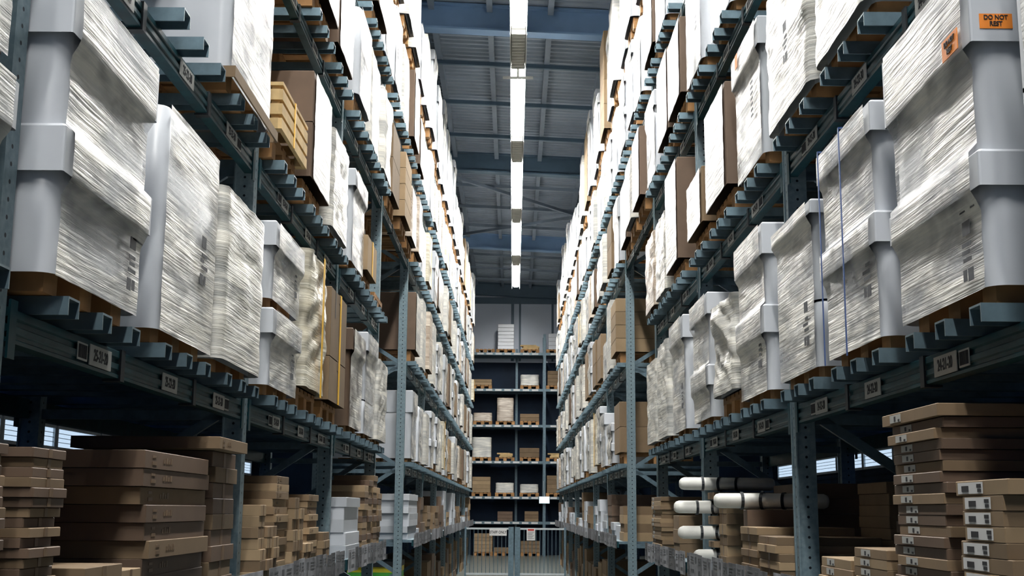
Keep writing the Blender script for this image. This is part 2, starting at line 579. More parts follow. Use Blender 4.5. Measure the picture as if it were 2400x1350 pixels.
# fluorescent battens over the neighbouring aisles
for side, z, ys in ((-1, 2.58, (15.8, 23.9)), (1, 3.34, (19.72, 22.5, 26.0))):
    for i, y0 in enumerate(ys):
        t = thing('strip_light', 'thin lit tube light seen beyond the %s rack, %s from the front' % (SIDE[side], ordinal(i + 1)), 'lamp', (side * 5.6, y0, z))
        MB().box(-0.04, 0.04, 0, 1.9, 0.0, 0.05).build('batten', MT['galv_white'], t)
        MB().tube((0, 0.03, -0.025), (0, 1.87, -0.025), 0.022, 8).build('tube', MT['tube'], t)
        for q in (0.3, 1.6):
            MB().bar((0, q, 0.05), (0, q, zroof(side * 5.6) - z), 0.01).build('hanger', MT['galv_white'], t)

# ------------------------------------------------------------------ pallet racking
POST_H = 6.72
CACHE = {}
def cached(key, fn):
    if key not in CACHE:
        CACHE[key] = fn()
    return CACHE[key]

def post_mesh():
    m_ = MB()
    m_.box(-0.045, 0.045, -0.04, 0.04, 0.0, POST_H)
    m_.box(-0.05, -0.043, -0.05, -0.03, 0.0, POST_H).box(-0.05, -0.043, 0.03, 0.05, 0.0, POST_H)
    m_.box(-0.07, 0.07, -0.07, 0.07, 0.0, 0.012)
    return m_.mesh('upright', MT['post'])

def brace_meshes():
    out = []
    u0, u1 = XF + 0.085, XF + DEPTH - 0.085
    z = 0.18
    while z < POST_H - 1.2:
        out.append(('d', (u1, 0, z), (u0, 0, z + 0.58)))
        out.append(('d', (u0, 0, z + 0.62), (u1, 0, z + 1.18)))
        z += 1.2
    for z in (0.12, 1.10, 1.93, 3.12, 4.34, 5.44, 6.58):
        out.append(('h', (u0, 0, z), (u1, 0, z)))
    return out
BR = brace_meshes()

def beam_mesh(side, length):
    """box beam with a pressed groove and end plates, front face at u = 0, top at w = 0"""
    m_ = MB(side)
    p = [(0.0, -0.003), (0.0, -0.022), (0.008, -0.026), (0.008, -0.040), (0.0, -0.044), (0.0, -0.060), (0.006, -0.064), (0.006, -0.074), (0.0, -0.078), (0.0, -0.088), (0.045, -0.088), (0.045, 0.0), (0.003, 0.0)]
    m_.prism(p, 0.0, length)
    m_.box(-0.006, 0.0, 0.0, 0.045, -0.13, 0.02).box(-0.006, 0.0, length - 0.045, length, -0.13, 0.02)
    return m_.mesh('beam', MT['beam'])

def bar_profile(w=0.085, h=BAR_H, t=0.006):
    return [(0, 0), (0, h), (w, h), (w, 0), (w - t, 0), (w - t, h - t), (t, h - t), (t, 0)]

def bar_mesh(side):
    return MB(side).prism([(a - 0.0425, b + 0.001) for a, b in bar_profile()], XU, XF + DEPTH + 0.03, 'u').mesh('support_bar', MT['bar'])

def bar_row_mesh(side, length, offs):  # support bars of one level merged into a single mesh
    m_ = MB(side)
    for o in offs:
        m_.prism([(o + a - 0.0425, b + 0.001) for a, b in bar_profile()], XU, XF + DEPTH + 0.03, 'u')
    return m_.mesh('support_bar_row', MT['bar'])

def wrap_mesh(side):
    m_ = MB(side)
    m_.box(-0.007, 0.052, -0.02, 0.02, -0.097, -0.089).box(-0.007, -0.001, -0.02, 0.02, -0.089, 0.004).box(-0.007, 0.052, -0.02, 0.02, 0.0005, 0.005)
    return m_.mesh('beam_strap', MT['strap_black'])

def plate_mesh(side):
    return MB(side).box(-0.004, -0.001, -0.10, 0.10, -0.031, 0.031).mesh('location_label', MT['plate'])
def code_mesh(side):
    m_ = MB(side)
    x = -0.035
    r = random.Random(3)
    while x < 0.032:
        w_ = r.choice((0.002, 0.003, 0.005))
        m_.box(-0.003, -0.001, x, x + w_, -0.02, 0.02)
        x += w_ + r.choice((0.002, 0.004))
    return m_.mesh('barcode', MT['ink'])
def smudge_mesh(side):
    m_ = MB(side)
    for i, w_ in enumerate((-0.07, -0.05, -0.02, 0.0, 0.03, 0.055)):
        m_.box(-0.0055, -0.004, w_, w_ + 0.014, -0.018, 0.018)
    return m_.mesh('label_print', MT['ink'])

def bar_offsets(length):
    w_ = (length - 0.10) / 3
    out = []
    for p in range(3):
        for q in (0.20, 0.50, 0.80):
            out.append(0.05 + w_ * p + w_ * q)
    return out

def rack_bay(side, y0, y1, levels, label, first_no, near, end=False, nobars=(5,), posts=True):
    t = thing('pallet_rack_bay', label, 'rack', (0, y0, 0), None)
    pm = cached('post', post_mesh)
    spots = [0.0] + ([y1 - y0] if end else [])
    if posts:
        for s in spots:
            for u in (XF + 0.045, XF + DEPTH - 0.045):
                put('upright', pm, t, (side * u, s, 0))
            for i, (kind, a, b) in enumerate(BR):
                me = cached(('brace', i, side), lambda: MB(side).bar(a, b, 0.028, 0.045).mesh('brace', MT['brace']))
                put('brace', me, t, (0, s, 0))
    Lg = y1 - y0 - 0.108
    key = round(Lg, 3)
    w_ = (y1 - y0 - 0.10) / 3
    for lv in levels:
        zt = LV[lv]
        bm_ = cached(('beam', side, key), lambda: beam_mesh(side, Lg))
        fb = put('beam', bm_, t, (side * XF, 0.054, zt))
        rb_ = cached(('beam', -side, key), lambda: beam_mesh(-side, Lg))
        put('beam', rb_, t, (side * (XF + DEPTH), 0.054, zt))
        if lv not in nobars:
            offs = bar_offsets(y1 - y0)
            if near:
                sm_ = cached(('bar', side), lambda: bar_mesh(side))
                for o in offs:
                    put('support_bar', sm_, t, (0, o, zt))
            else:
                put('support_bar_row', cached(('deck', side, key), lambda: bar_row_mesh(side, y1 - y0, offs)), t, (0, 0, zt))
        if lv <= 4:
            for p in (1, 2):
                put('beam_strap', cached(('wrap', side), lambda: wrap_mesh(side)), t, (side * XF, 0.05 + w_ * p, zt))
        for p, o in enumerate((0.71, 0.57, 0.42)):
            v = 0.05 + w_ * p + o
            pl = put('location_label', cached(('plate', side), lambda: plate_mesh(side)), t, (side * XF, v, zt - 0.045))
            if near and lv <= 2:
                text('label_number', '%d-%d-%d' % (25 if side < 0 else 24, first_no + p, 10 + lv * 10), 0.05, pl, face_matrix(side, -0.0045, 0, 0), MT['ink'])
                if p != 1:
                    vv = v + (-0.16 if p == 0 else 0.15)
                    pp = put('barcode_label', cached(('plate2', side), lambda: MB(side).box(-0.003, -0.0005, -0.042, 0.042, -0.026, 0.026).mesh('barcode_label', MT['plate'])), t, (side * XF, vv, zt - 0.045))
                    put('barcode', cached(('code', side), lambda: code_mesh(side)), pp, (side * -0.002, 0, 0))
            else:
                put('label_print', cached(('smudge', side), lambda: smudge_mesh(side)), pl)
    return t

ALL_LV = (1, 2, 3, 4, 5)
for side in (-1, 1):
    s = SIDE[side]
    names = ['nearest bay of the %s rack, cut off by the frame' % s, 'second bay of the %s rack from the front' % s, 'third bay of the %s rack from the front' % s, 'fourth bay of the %s rack, last before the cross passage' % s]
    for i in range(4):
        rack_bay(side, POSTS_NEAR[i], POSTS_NEAR[i + 1], (1, 2) if i == 0 else ALL_LV, 'blue-grey steel pallet racking, ' + names[i], 18 + 3 * i, i > 0)
    rack_bay(side, POSTS_NEAR[4], POSTS_FAR[0], (3, 4, 5), 'steel racking bridging the cross passage high up on the %s' % s, 30, False, nobars=(3, 5))
    for i in range(7):
        rack_bay(side, POSTS_FAR[i], POSTS_FAR[i + 1], ALL_LV, 'steel pallet racking beyond the passage, %s bay past it on the %s' % (ordinal(i + 1), s), 33 + 3 * i, False, end=(i == 6))

# ------------------------------------------------------------------ pallets and loads
PW, PD, PH = 0.64, 0.82, 0.128
def pallet_meshes(side):
    dk = MB(side)
    for i in range(5):
        v = i * (PW - 0.10) / 4
        dk.box(0.0, PD, v, v + 0.10, PH - 0.02, PH)
    for u in (0.0, PD / 2 - 0.06, PD - 0.12):
        dk.box(u, u + 0.12, 0.0, PW, PH - 0.04, PH - 0.02)
    rn = []
    for i in range(3):
        v = i * (PW - 0.10) / 2
        r = MB(side)
        for u in (0.002, PD / 2 - 0.058, PD - 0.118):
            r.box(u, u + 0.115, v + 0.002, v + 0.098, 0.0, PH - 0.04)
        rn.append(r)
    one = MB(side)
    for m_ in [dk] + rn:
        o = len(one.v)
        one.v += m_.v
        one.f += [tuple(o + i for i in f) for f in m_.f]
        one.sm += m_.sm
    bl = []
    for i in range(3):
        v = i * (PW - 0.10) / 2
        for u in (0.002, PD / 2 - 0.058, PD - 0.118):
            bl.append(MB(side).box(u, u + 0.115, v + 0.002, v + 0.098, 0.0, PH - 0.04).mesh('block', MT['wood']))
    return dk.mesh('deck', MT['wood']), bl, one.mesh('pallet', MT['wood'])

def pallet(side, xf, y0, z, label, near, group=None):
    dk, rn, one = cached(('pallet', side), lambda: pallet_meshes(side))
    loc = (side * xf, y0, z)
    if near:
        t = thing('pallet', label, 'pallet', loc, group)
        put('deck', dk, t)
        for r in rn:
            put('block', r, t)
        return t
    o = put('pallet', one, None, loc)
    return tag(o, label, 'pallet', group)

def sstep(a, b, x):
    t = min(1, max(0, (x - a) / (b - a)))
    return t * t * (3 - 2 * t)

def film_front(side, W, w0, w1, lids, seed, nu=40, nv=34, amp=0.004, wrapd=0.09, inset=0.014, flare=0.0):
    """taut film over the aisle face: proud over the lids, drawn in below them"""
    e = 0.005
    pts = [(0.0, 0.045), (0.0, W * 0.25), (0.0, W * 0.5), (0.0, W * 0.75), (0.0, W - 0.045)] if wrapd < 0.06 else [(wrapd, -e), (0.012, -e), (0.002, -0.003), (0.0, 0.006), (0.0, 0.03), (0.0, W * 0.5), (0.0, W - 0.03), (0.0, W - 0.006), (0.002, W + 0.003), (0.012, W + e), (wrapd, W + e)]
    ln = [0]
    for a, b in zip(pts, pts[1:]):
        ln.append(ln[-1] + math.hypot(b[0] - a[0], b[1] - a[1]))
    tot = ln[-1]
    def P(s):
        d = s * tot
        for i in range(len(ln) - 1):
            if d <= ln[i + 1] + 1e-9:
                k = (d - ln[i]) / max(1e-9, ln[i + 1] - ln[i])
                return tuple(a + (b - a) * k for a, b in zip(pts[i], pts[i + 1]))
        return pts[-1]
    def fn(s, t):
        u, v = P(s)
        w = w0 + (w1 - w0) * t
        rec = inset
        for (a, b) in lids:
            if w >= a - 0.002 and w <= b + 0.002:
                rec = 0.0
                break
            if w < a:
                rec = inset * sstep(0.0, 0.055, a - w)
                break
        front = 1.0 if 0.02 < v < W - 0.02 else 0.0
        nz = mnoise.noise(Vector((v * 5 + seed, w * 14 - v * 5, seed * 1.7))) + 0.6 * mnoise.noise(Vector((v * 3, w * 40 - v * 10, seed)))
        du = -e + rec * (1 if front else 0.3) - amp * (0.6 + 0.6 * nz) * (0.4 + 0.6 * front)
        return (u + min(du, rec - 0.004), v, w)
    return MB(side).grid(fn, nu, nv)

def film_shell(side, W, D, h, seed, amp=0.014, nu=70, nv=34, top=True, skirt=0.0, lump=1.0):
    """film wound right round the load, wrinkled"""
    r = 0.05
    pts = []
    for cx, cy, a0 in ((r, r, 270), (r, W - r, 180)):
        for i in range(5):
            a = math.radians(a0 - 90 * i / 4)
            pts.append((cx + r * math.cos(a), cy + r * math.sin(a)))
    pts = [(D, 0.0), (D * 0.5, 0.0)] + pts + [(D * 0.5, W), (D, W)]
    ln = [0]
    for a, b in zip(pts, pts[1:]):
        ln.append(ln[-1] + math.hypot(b[0] - a[0], b[1] - a[1]))
    tot = ln[-1]
    def P(s):
        d = s * tot
        for i in range(len(ln) - 1):
            if d <= ln[i + 1] + 1e-9:
                k = (d - ln[i]) / max(1e-9, ln[i + 1] - ln[i])
                return tuple(a + (b - a) * k for a, b in zip(pts[i], pts[i + 1]))
        return pts[-1]
    def fn(s, t):
        u, v = P(s)
        w = h * t
        nz = mnoise.noise(Vector((u * 4 + seed, v * 4 + seed, w * 10 - v * 4))) + 0.5 * mnoise.noise(Vector((u * 9, v * 9 + seed, w * 24 - v * 9))) + lump * 0.8 * mnoise.noise(Vector((u * 2.5, v * 2.5 + seed * 3, w * 3.2)))
        cu, cv = D / 2, W / 2
        dx, dy = u - cu, v - cv
        l = math.hypot(dx, dy)
        g = amp * (nz - 0.25) * (0.35 + 0.65 * sstep(0.0, 0.35, t)) + 0.004
        return (u + dx / l * g, v + dy / l * g, w)
    m_ = MB(side).grid(fn, nu, nv)
    if top:
        def ft(s, t):
            e = P(s)
            k = t
            cu, cv = D * 0.6, W / 2
            u, v = e[0] + (cu - e[0]) * k, e[1] + (cv - e[1]) * k
            nz = mnoise.noise(Vector((u * 9 + seed, v * 9, seed)))
            if t == 0:
                return fn(s, 1.0)
            return (u, v, h + 0.004 + amp * 0.9 * (nz + 0.3) * min(1, t * 6))
        m_.grid(ft, nu, 5)
    return m_

def prints_mesh(side, W, items, u=-0.014):
    m_ = MB(side)
    for (v, w, dv, dw) in items:
        m_.box(u - 0.001, u, v, v + dv, w, w + dw)
    return m_

def print_rows(v, w, seed, k=1.0):
    """a shipping mark: two dark blocks and a few bars"""
    r = random.Random(seed)
    out = [(v, w, 0.05 * k, 0.045 * k), (v + 0.06 * k, w + 0.004, 0.035 * k, 0.04 * k)]
    z = w + 0.07 * k
    for i in range(3):
        out.append((v + r.uniform(0, .02), z, (0.05 + r.random() * 0.05) * k, 0.014 * k))
        z += 0.026 * k
    out.append((v + 0.01, z + 0.01, 0.07 * k, 0.05 * k))
    return out

def lidded_parts(side, W, h, tiers, seed, D=0.98, near=True, prints=(), mname='white', film=True, flare=0.0, film_rng=None):
    """telescopic white cartons: tiers of (bottom, top, lid height)"""
    out = []
    n = 6 if near else 3
    ins = 0.024 if near else 0.016
    for (a, b, lh) in tiers:
        out.append(('carton_body', MB(side).rbox(ins, D - ins, ins, W - ins, a, b - 0.006, 0.05, n, True, flare).mesh('carton_body', MT[mname])))
        if lh:
            out.append(('carton_lid', MB(side).rbox(0.0, D, 0.0, W, b - lh, b, 0.007, 2, True).mesh('carton_lid', MT[mname])))
    if film:
        lids = [(b - lh, b) for a, b, lh in tiers if lh]
        w0, w1 = film_rng or (tiers[0][0] - 0.004, tiers[-1][1] - 0.004)
        fm = 'film' if seed % 2 else 'film_r'
        out.append(('stretch_film', film_front(side, W, w0, w1, lids, seed, 40 if near else 12, 34 if near else 10, 0.005 if near else 0.004, 0.04, ins).mesh('stretch_film', MT[fm])))
    if prints:
        out.append(('shipping_print', prints_mesh(side, W, prints, 0.0095 if near and any(t[2] for t in tiers) else (0.013 if near else 0.0)).mesh('shipping_print', MT['print'])))
    return out

def wrapped_parts(side, W, h, seed, D=0.98, near=True, mname='wrap', core='grey', amp=0.013, lump=1.0, prints=(), straps=()):
    out = [('carton_body', MB(side).rbox(0.04, D - 0.01, 0.04, W - 0.04, 0.0, h - 0.03, 0.03, 2, True).mesh('carton_body', MT[core]))]
    out.append(('stretch_film', film_shell(side, W, D, h - amp, seed, amp, 74 if near else 16, 36 if near else 9, True, 0, lump).mesh('stretch_film', MT[mname])))
    if prints:
        out.append(('shipping_print', prints_mesh(side, W, prints, -amp - 0.006).mesh('shipping_print', MT['print'])))
    for (v, mn_, wd) in straps:
        out.append(('strap', MB(side).box(-amp * .7 - 0.006, -amp * .7 - 0.003, v, v + wd, -0.03, h).mesh('strap', MT[mn_])))
    return out

def kraft_parts(side, W, h, tiers, seed, D=0.98, near=True, mname='kraft', film=None, straps=(), prints=()):
    out = []
    for (a, b) in tiers:
        out.append(('carton', MB(side).rbox(0.0, D, 0.0, W, a + 0.001, b - 0.003, 0.008, 2, True, 0, 0, None, 0.004).mesh('carton', MT[mname])))
        if near:
            out.append(('packing_tape', MB(side).box(-0.001, D * .9, W / 2 - 0.03, W / 2 + 0.03, b - 0.004, b - 0.002).box(-0.0015, -0.0005, W / 2 - 0.03, W / 2 + 0.03, b - 0.06, b - 0.002).mesh('packing_tape', MT['edge'])))
    if film:
        out.append(('stretch_film', film_front(side, W, tiers[0][0] - 0.003, tiers[-1][1] - 0.004, [], seed, 40 if near else 12, 30 if near else 8, 0.005, 0.05, 0.0).mesh('stretch_film', MT[film])))
    if prints:
        out.append(('shipping_print', prints_mesh(side, W, prints, -0.012 if film else -0.001).mesh('shipping_print', MT['print'])))
    for (v, mn_, wd) in straps:
        uu = -0.016 if film else -0.002
        out.append(('strap', MB(side).box(uu - 0.003, uu, v, v + wd, tiers[0][0], h + 0.002).box(uu, D * 0.8, v, v + wd, h - 0.0005, h + 0.0025).mesh('strap', MT[mn_])))
    return out

def place(name, cat, label, parts, loc, group=None):
    t = thing(name, label, cat, loc, group)
    for nm, me in parts:
        put(nm, me, t)
    return t

LOAD_NO = {}
def where(side, lv, y):
    return '%s rack, %s level, %s' % (SIDE[side], ORD[lv], y)

def base_z(lv, bars=True):
    return LV[lv] + (BAR_H if bars else 0.0) + 0.003

def pos_word(idx):
    return '%s along the aisle' % ordinal(idx)

def mk_load(side, lv, idx, Y0, Y1, ztop, spec, bars=True, near=True, wood=None, sink=True):
    """one pallet and the load on it; ztop is the height of the load's top above the floor"""
    kind = spec[0]
    kw = dict(spec[1]) if len(spec) > 1 else {}
    xl = XU + kw.pop('dx', 0.0)
    W = Y1 - Y0
    zp = base_z(lv, bars)
    pos = '%s rack, %s level, %s' % (SIDE[side], ORD[lv], pos_word(idx))
    yc = (Y0 + Y1) / 2
    show = kw.pop('show', False) or kind in ('kraft', 'crate', 'empty')
    pallet(side, xl + 0.055, yc - PW / 2, zp, 'wooden pallet under the load, %s rack, %s level, %s along the aisle' % (SIDE[side], ORD[lv], ordinal(idx)) if kind != 'empty'
           else 'bare wooden pallet, %s rack, %s level, %s along the aisle' % (SIDE[side], ORD[lv], ordinal(idx)), near)
    if kind == 'empty':
        return
    zb = zp + (PH + 0.002 if show else 0.042)
    if not show and W < PW + 0.105:
        Y0, Y1, W = yc - (PW + 0.105) / 2, yc + (PW + 0.105) / 2, PW + 0.105
    h = ztop - zb
    seed = kw.pop('seed', int(lv * 100 + idx * 7 + (50 if side > 0 else 0)))
    loc = (side * xl, Y0, zb)
    if kind == 'lid':
        tiers = [(a - zb if i else 0.0, b - zb, l) for i, (a, b, l) in enumerate(kw.pop('tiers', [(zb, ztop, 0.13)]))]
        place('lidded_carton_load', 'carton load', kw.pop('look', 'white lidded cartons under stretch film') + ', ' + pos, lidded_parts(side, W, h, tiers, seed, near=near, **kw), loc)
    elif kind == 'wrap':
        place('wrapped_pallet_load', 'wrapped load', kw.pop('look', 'pale load in crinkled stretch film') + ', ' + pos, wrapped_parts(side, W, h, seed, near=near, **kw), loc)
    elif kind == 'kraft':
        tiers = [(a - zb if i else 0.0, b - zb) for i, (a, b) in enumerate(kw.pop('tiers', [(zb, ztop)]))]
        place('cardboard_box_load', 'cardboard load', kw.pop('look', 'brown cardboard boxes') + ', ' + pos, kraft_parts(side, W, h, tiers, seed, near=near, **kw), loc)
    elif kind == 'crate':
        m1, m2, m2b = MB(side), MB(side), MB(side)
        for i in range(3):
            m1.box(0.0, 0.02, 0.0, W, i * h / 3, i * h / 3 + h / 3 - 0.02)
            m2.box(0.02, 0.95, 0.0, 0.02, i * h / 3, i * h / 3 + h / 3 - 0.02)
            m2b.box(0.02, 0.95, W - 0.02, W, i * h / 3, i * h / 3 + h / 3 - 0.02)
        m3 = MB(side).box(0.021, 0.06, 0.021, 0.06, 0, h - 0.002).box(0.021, 0.06, W - 0.06, W - 0.021, 0, h - 0.002)
        m4 = MB(side).box(0.0, 0.97, 0.0, W, h, h + 0.018)
        place('wooden_crate', 'crate', kw.pop('look', 'low slatted wooden crate') + ', ' + pos,
              [('front_boards', m1.mesh('front_boards', MT['wood_pale'])), ('side_boards', m2.mesh('side_boards', MT['wood_pale'])), ('side_boards', m2b.mesh('side_boards', MT['wood_pale'])), ('corner_posts', m3.mesh('corner_posts', MT['wood_pale'])), ('crate_lid', m4.mesh('crate_lid', MT['wood_pale'])),
               ('strap', MB(side).box(-0.004, 0.0, W * .45, W * .45 + .025, 0, h + .02).mesh('strap', MT['strap_yellow']))], loc)

Z = lambda z: z - 0.2      # heights below were surveyed from a datum 0.2 m under the floor

# --- left rack, first level
mk_load(-1, 1, 1, 2.03, 2.80, Z(2.69), ('lid', dict(tiers=[(0, Z(2.69), 0.12)], look='white lidded carton cut by the picture edge', mname='grey')))
mk_load(-1, 1, 2, 3.08, 3.86, Z(3.10), ('lid', dict(dx=-0.01, flare=0.012, tiers=[(0, Z(2.68), 0.128), (Z(2.68), Z(3.10), 0.172)], look='two big white lidded cartons, stacked',
        prints=print_rows(.60, .06, 1, .8) + [(.64, .36 - .1, .09, .012), (.63, .22, .1, .014)])))
mk_load(-1, 1, 3, 4.06, 4.86, Z(3.077), ('lid', dict(tiers=[(0, Z(3.077), 0.0)], look='tall plain white carton with loose film', prints=print_rows(.52, .24, 2, .9))))
mk_load(-1, 1, 4, 4.90, 5.70, Z(3.012), ('wrap', dict(look='tall narrow load in diagonal film wrinkles', amp=0.010, lump=0.2)))
zb4 = base_z(1) + 0.042
mk_load(-1, 1, 5, 5.95, 6.78, Z(2.665), ('lid', dict(tiers=[(0, Z(2.665), 0.125)], look='lower white lidded carton of two', prints=print_rows(.58, .08, 5, .8))))
def upper_load(side, lv, idx, Y0, Y1, z0, z1, look, parts_kw):
    xl = XU
    yc = (Y0 + Y1) / 2
    W = max(Y1 - Y0, PW + 0.105)
    pallet(side, xl + 0.055, yc - PW / 2, z0 + 0.002, 'wooden pallet between two stacked cartons, %s rack, %s level, %s along the aisle' % (SIDE[side], ORD[lv], ordinal(idx)), True)
    zb = z0 + 0.05
    h = z1 - zb
    place('lidded_carton_load', 'carton load', '%s, %s rack, %s level, %s' % (look, SIDE[side], ORD[lv], pos_word(idx)), lidded_parts(side, W, h, [(0, h, parts_kw.pop('lh', 0.125))], idx * 3, **parts_kw), (side * xl, yc - W / 2, zb))
upper_load(-1, 1, 5, 5.95, 6.78, Z(2.666), Z(3.10), 'upper white lidded carton of two', dict(prints=print_rows(.6, .1, 8, .7)))
upper_load(-1, 1, 1, 2.03, 2.80, Z(2.691), Z(3.2), 'upper white carton cut by the picture edge', dict(mname='grey'))
mk_load(-1, 1, 6, 6.92, 7.66, Z(3.19), ('wrap', dict(show=True, mname='wrap_yellow', core='kraft_pale', amp=0.024, lump=1.6, straps=[(.42, 'strap_yellow', .05)], look='lumpy yellowish load with yellow strap')))
mk_load(-1, 1, 7, 7.82, 8.56, Z(3.11), ('kraft', dict(tiers=[(0, Z(2.66)), (Z(2.66), Z(3.11))], straps=[(.40, 'strap_yellow', .05)], look='two brown cartons with yellow strap', prints=[(.18, .55, .02, .2)])))
mk_load(-1, 1, 8, 8.92, 9.70, Z(3.0), ('lid', dict(mname='kraft_dark', tiers=[(0, Z(3.0), 0.16)], look='brown lidded carton in grey film')))
mk_load(-1, 1, 9, 9.84, 10.6, Z(3.10), ('lid', dict(tiers=[(0, Z(2.56), 0.0), (Z(2.56), Z(3.10), 0.15)], look='two bright white cartons, stacked')))
mk_load(-1, 1, 10, 10.70, 11.42, Z(3.0), ('wrap', dict(look='white load in tight film, last before passage')))
# --- right rack, first level
mk_load(1, 1, 1, 2.05, 2.87, Z(3.2), ('lid', dict(tiers=[(0, Z(2.72), .1), (Z(2.72), Z(3.2), .5)], look='white lidded carton cut by the picture edge')))
R1 = ('lid', dict(flare=0.008, tiers=[(0, Z(2.655), 0.10), (Z(2.655), Z(3.19), 0.235)], look='big white cartons with orange stickers', prints=print_rows(.10, .03, 11, .8) + [(.07, .225, .03, .016), (.14, .225, .04, .018)]))
mk_load(1, 1, 2, 3.17, 3.96, Z(3.19), R1)
mk_load(1, 1, 3, 4.12, 4.89, Z(3.115), ('lid', dict(tiers=[(0, Z(2.72), .11), (Z(2.72), Z(3.115), .11)], look='white cartons bound with two blue straps', prints=print_rows(.10, .15, 13, .9))))
mk_load(1, 1, 4, 5.02, 5.80, Z(2.99), ('lid', dict(mname='grey', tiers=[(0, Z(2.57), 0.0), (Z(2.57), Z(2.99), 0.06)], look='grey cartons in diagonal film', prints=print_rows(.12, .1, 14, .9))))
mk_load(1, 1, 5, 6.02, 6.80, Z(3.125), ('lid', dict(tiers=[(0, Z(2.71), .14), (Z(2.71), Z(3.125), .16)], look='two white lidded cartons, stacked', prints=print_rows(.12, .12, 15, .9))))
mk_load(1, 1, 6, 6.88, 7.62, Z(2.95), ('wrap', dict(amp=0.026, lump=1.5, show=True, look='lumpy load in crumpled film')))
mk_load(1, 1, 7, 7.80, 8.58, Z(3.085), ('lid', dict(tiers=[(0, Z(2.62), .13), (Z(2.62), Z(3.085), .14)], look='white cartons with draped lid')))
mk_load(1, 1, 8, 8.94, 9.72, Z(3.12), ('lid', dict(tiers=[(0, Z(3.12), .17)], look='tall white lidded carton', prints=print_rows(.1, .15, 16, .9))))
mk_load(1, 1, 9, 9.86, 10.6, Z(3.085), ('wrap', dict(look='pale load with horizontal film wrinkles', lump=.4)))
mk_load(1, 1, 10, 10.70, 11.42, Z(3.02), ('wrap', dict(look='striped film load, last before passage', lump=.4, amp=.009)))
# --- left rack, second level
mk_load(-1, 2, 2, 3.08, 3.86, Z(4.2), ('lid', dict(look='white carton high at the top edge')))
mk_load(-1, 2, 4, 4.88, 5.78, Z(4.45), ('lid', dict(dx=0.0, tiers=[(0, Z(4.45), 0.0)], look='tall white carton on a brown tray', film_rng=None)))
mk_load(-1, 2, 5, 5.96, 6.72, Z(3.80), ('crate', {}))
mk_load(-1, 2, 6, 6.86, 7.58, Z(4.21), ('kraft', dict(tiers=[(0, Z(3.9)), (Z(3.9), Z(4.21))], mname='kraft_dark', film='wrap', look='tall brown cartons with filmed front')))
mk_load(-1, 2, 7, 7.70, 8.46, Z(4.15), ('wrap', dict(look='pale load beside a post', lump=.5)))
mk_load(-1, 2, 8, 8.84, 9.52, Z(4.17), ('lid', dict(tiers=[(0, Z(4.17), .13)], look='white lidded carton in loose film')))
mk_load(-1, 2, 9, 9.66, 10.3, Z(3.86), ('kraft', dict(straps=[(.3, 'strap_yellow', .05)], mname='kraft_pale', look='low brown carton with yellow strap')))
mk_load(-1, 2, 10, 10.62, 11.36, 0, ('empty',))
# --- right rack, second level
mk_load(1, 2, 3, 4.10, 4.86, Z(4.25), ('wrap', dict(look='pale load with loose hanging film', amp=.018)))
mk_load(1, 2, 4, 4.94, 5.80, Z(4.18), ('wrap', dict(look='bright load in creased film', lump=.5, prints=print_rows(.3, .2, 22, .9))))
mk_load(1, 2, 5, 5.98, 6.74, Z(4.2), ('lid', dict(mname='grey', tiers=[(0, Z(4.2), .15)], look='white lidded load with red sticker', prints=[(.2, .25 + .03 * i, .06, .012) for i in range(7)])))
mk_load(1, 2, 6, 6.96, 7.74, Z(4.2), ('kraft', dict(mname='kraft_dark', film='wrap_r', look='brown carton with filmed white front')))
mk_load(1, 2, 7, 7.90, 8.60, Z(3.95), ('kraft', dict(film='wrap', look='low filmed cartons on orange pallet')))
mk_load(1, 2, 8, 9.10, 9.84, Z(4.36), ('kraft', dict(mname='kraft_dark', film='wrap', tiers=[(0, Z(4.36))], look='tall brown carton with filmed front')))
mk_load(1, 2, 9, 9.92, 10.58, Z(4.15), ('wrap', dict(look='narrow filmed load', lump=.4)))
mk_load(1, 2, 10, 10.72, 11.42, Z(4.17), ('wrap', dict(mname='wrap_kraft', core='kraft_dark', look='crinkled brown load, last before passage', lump=.6)))

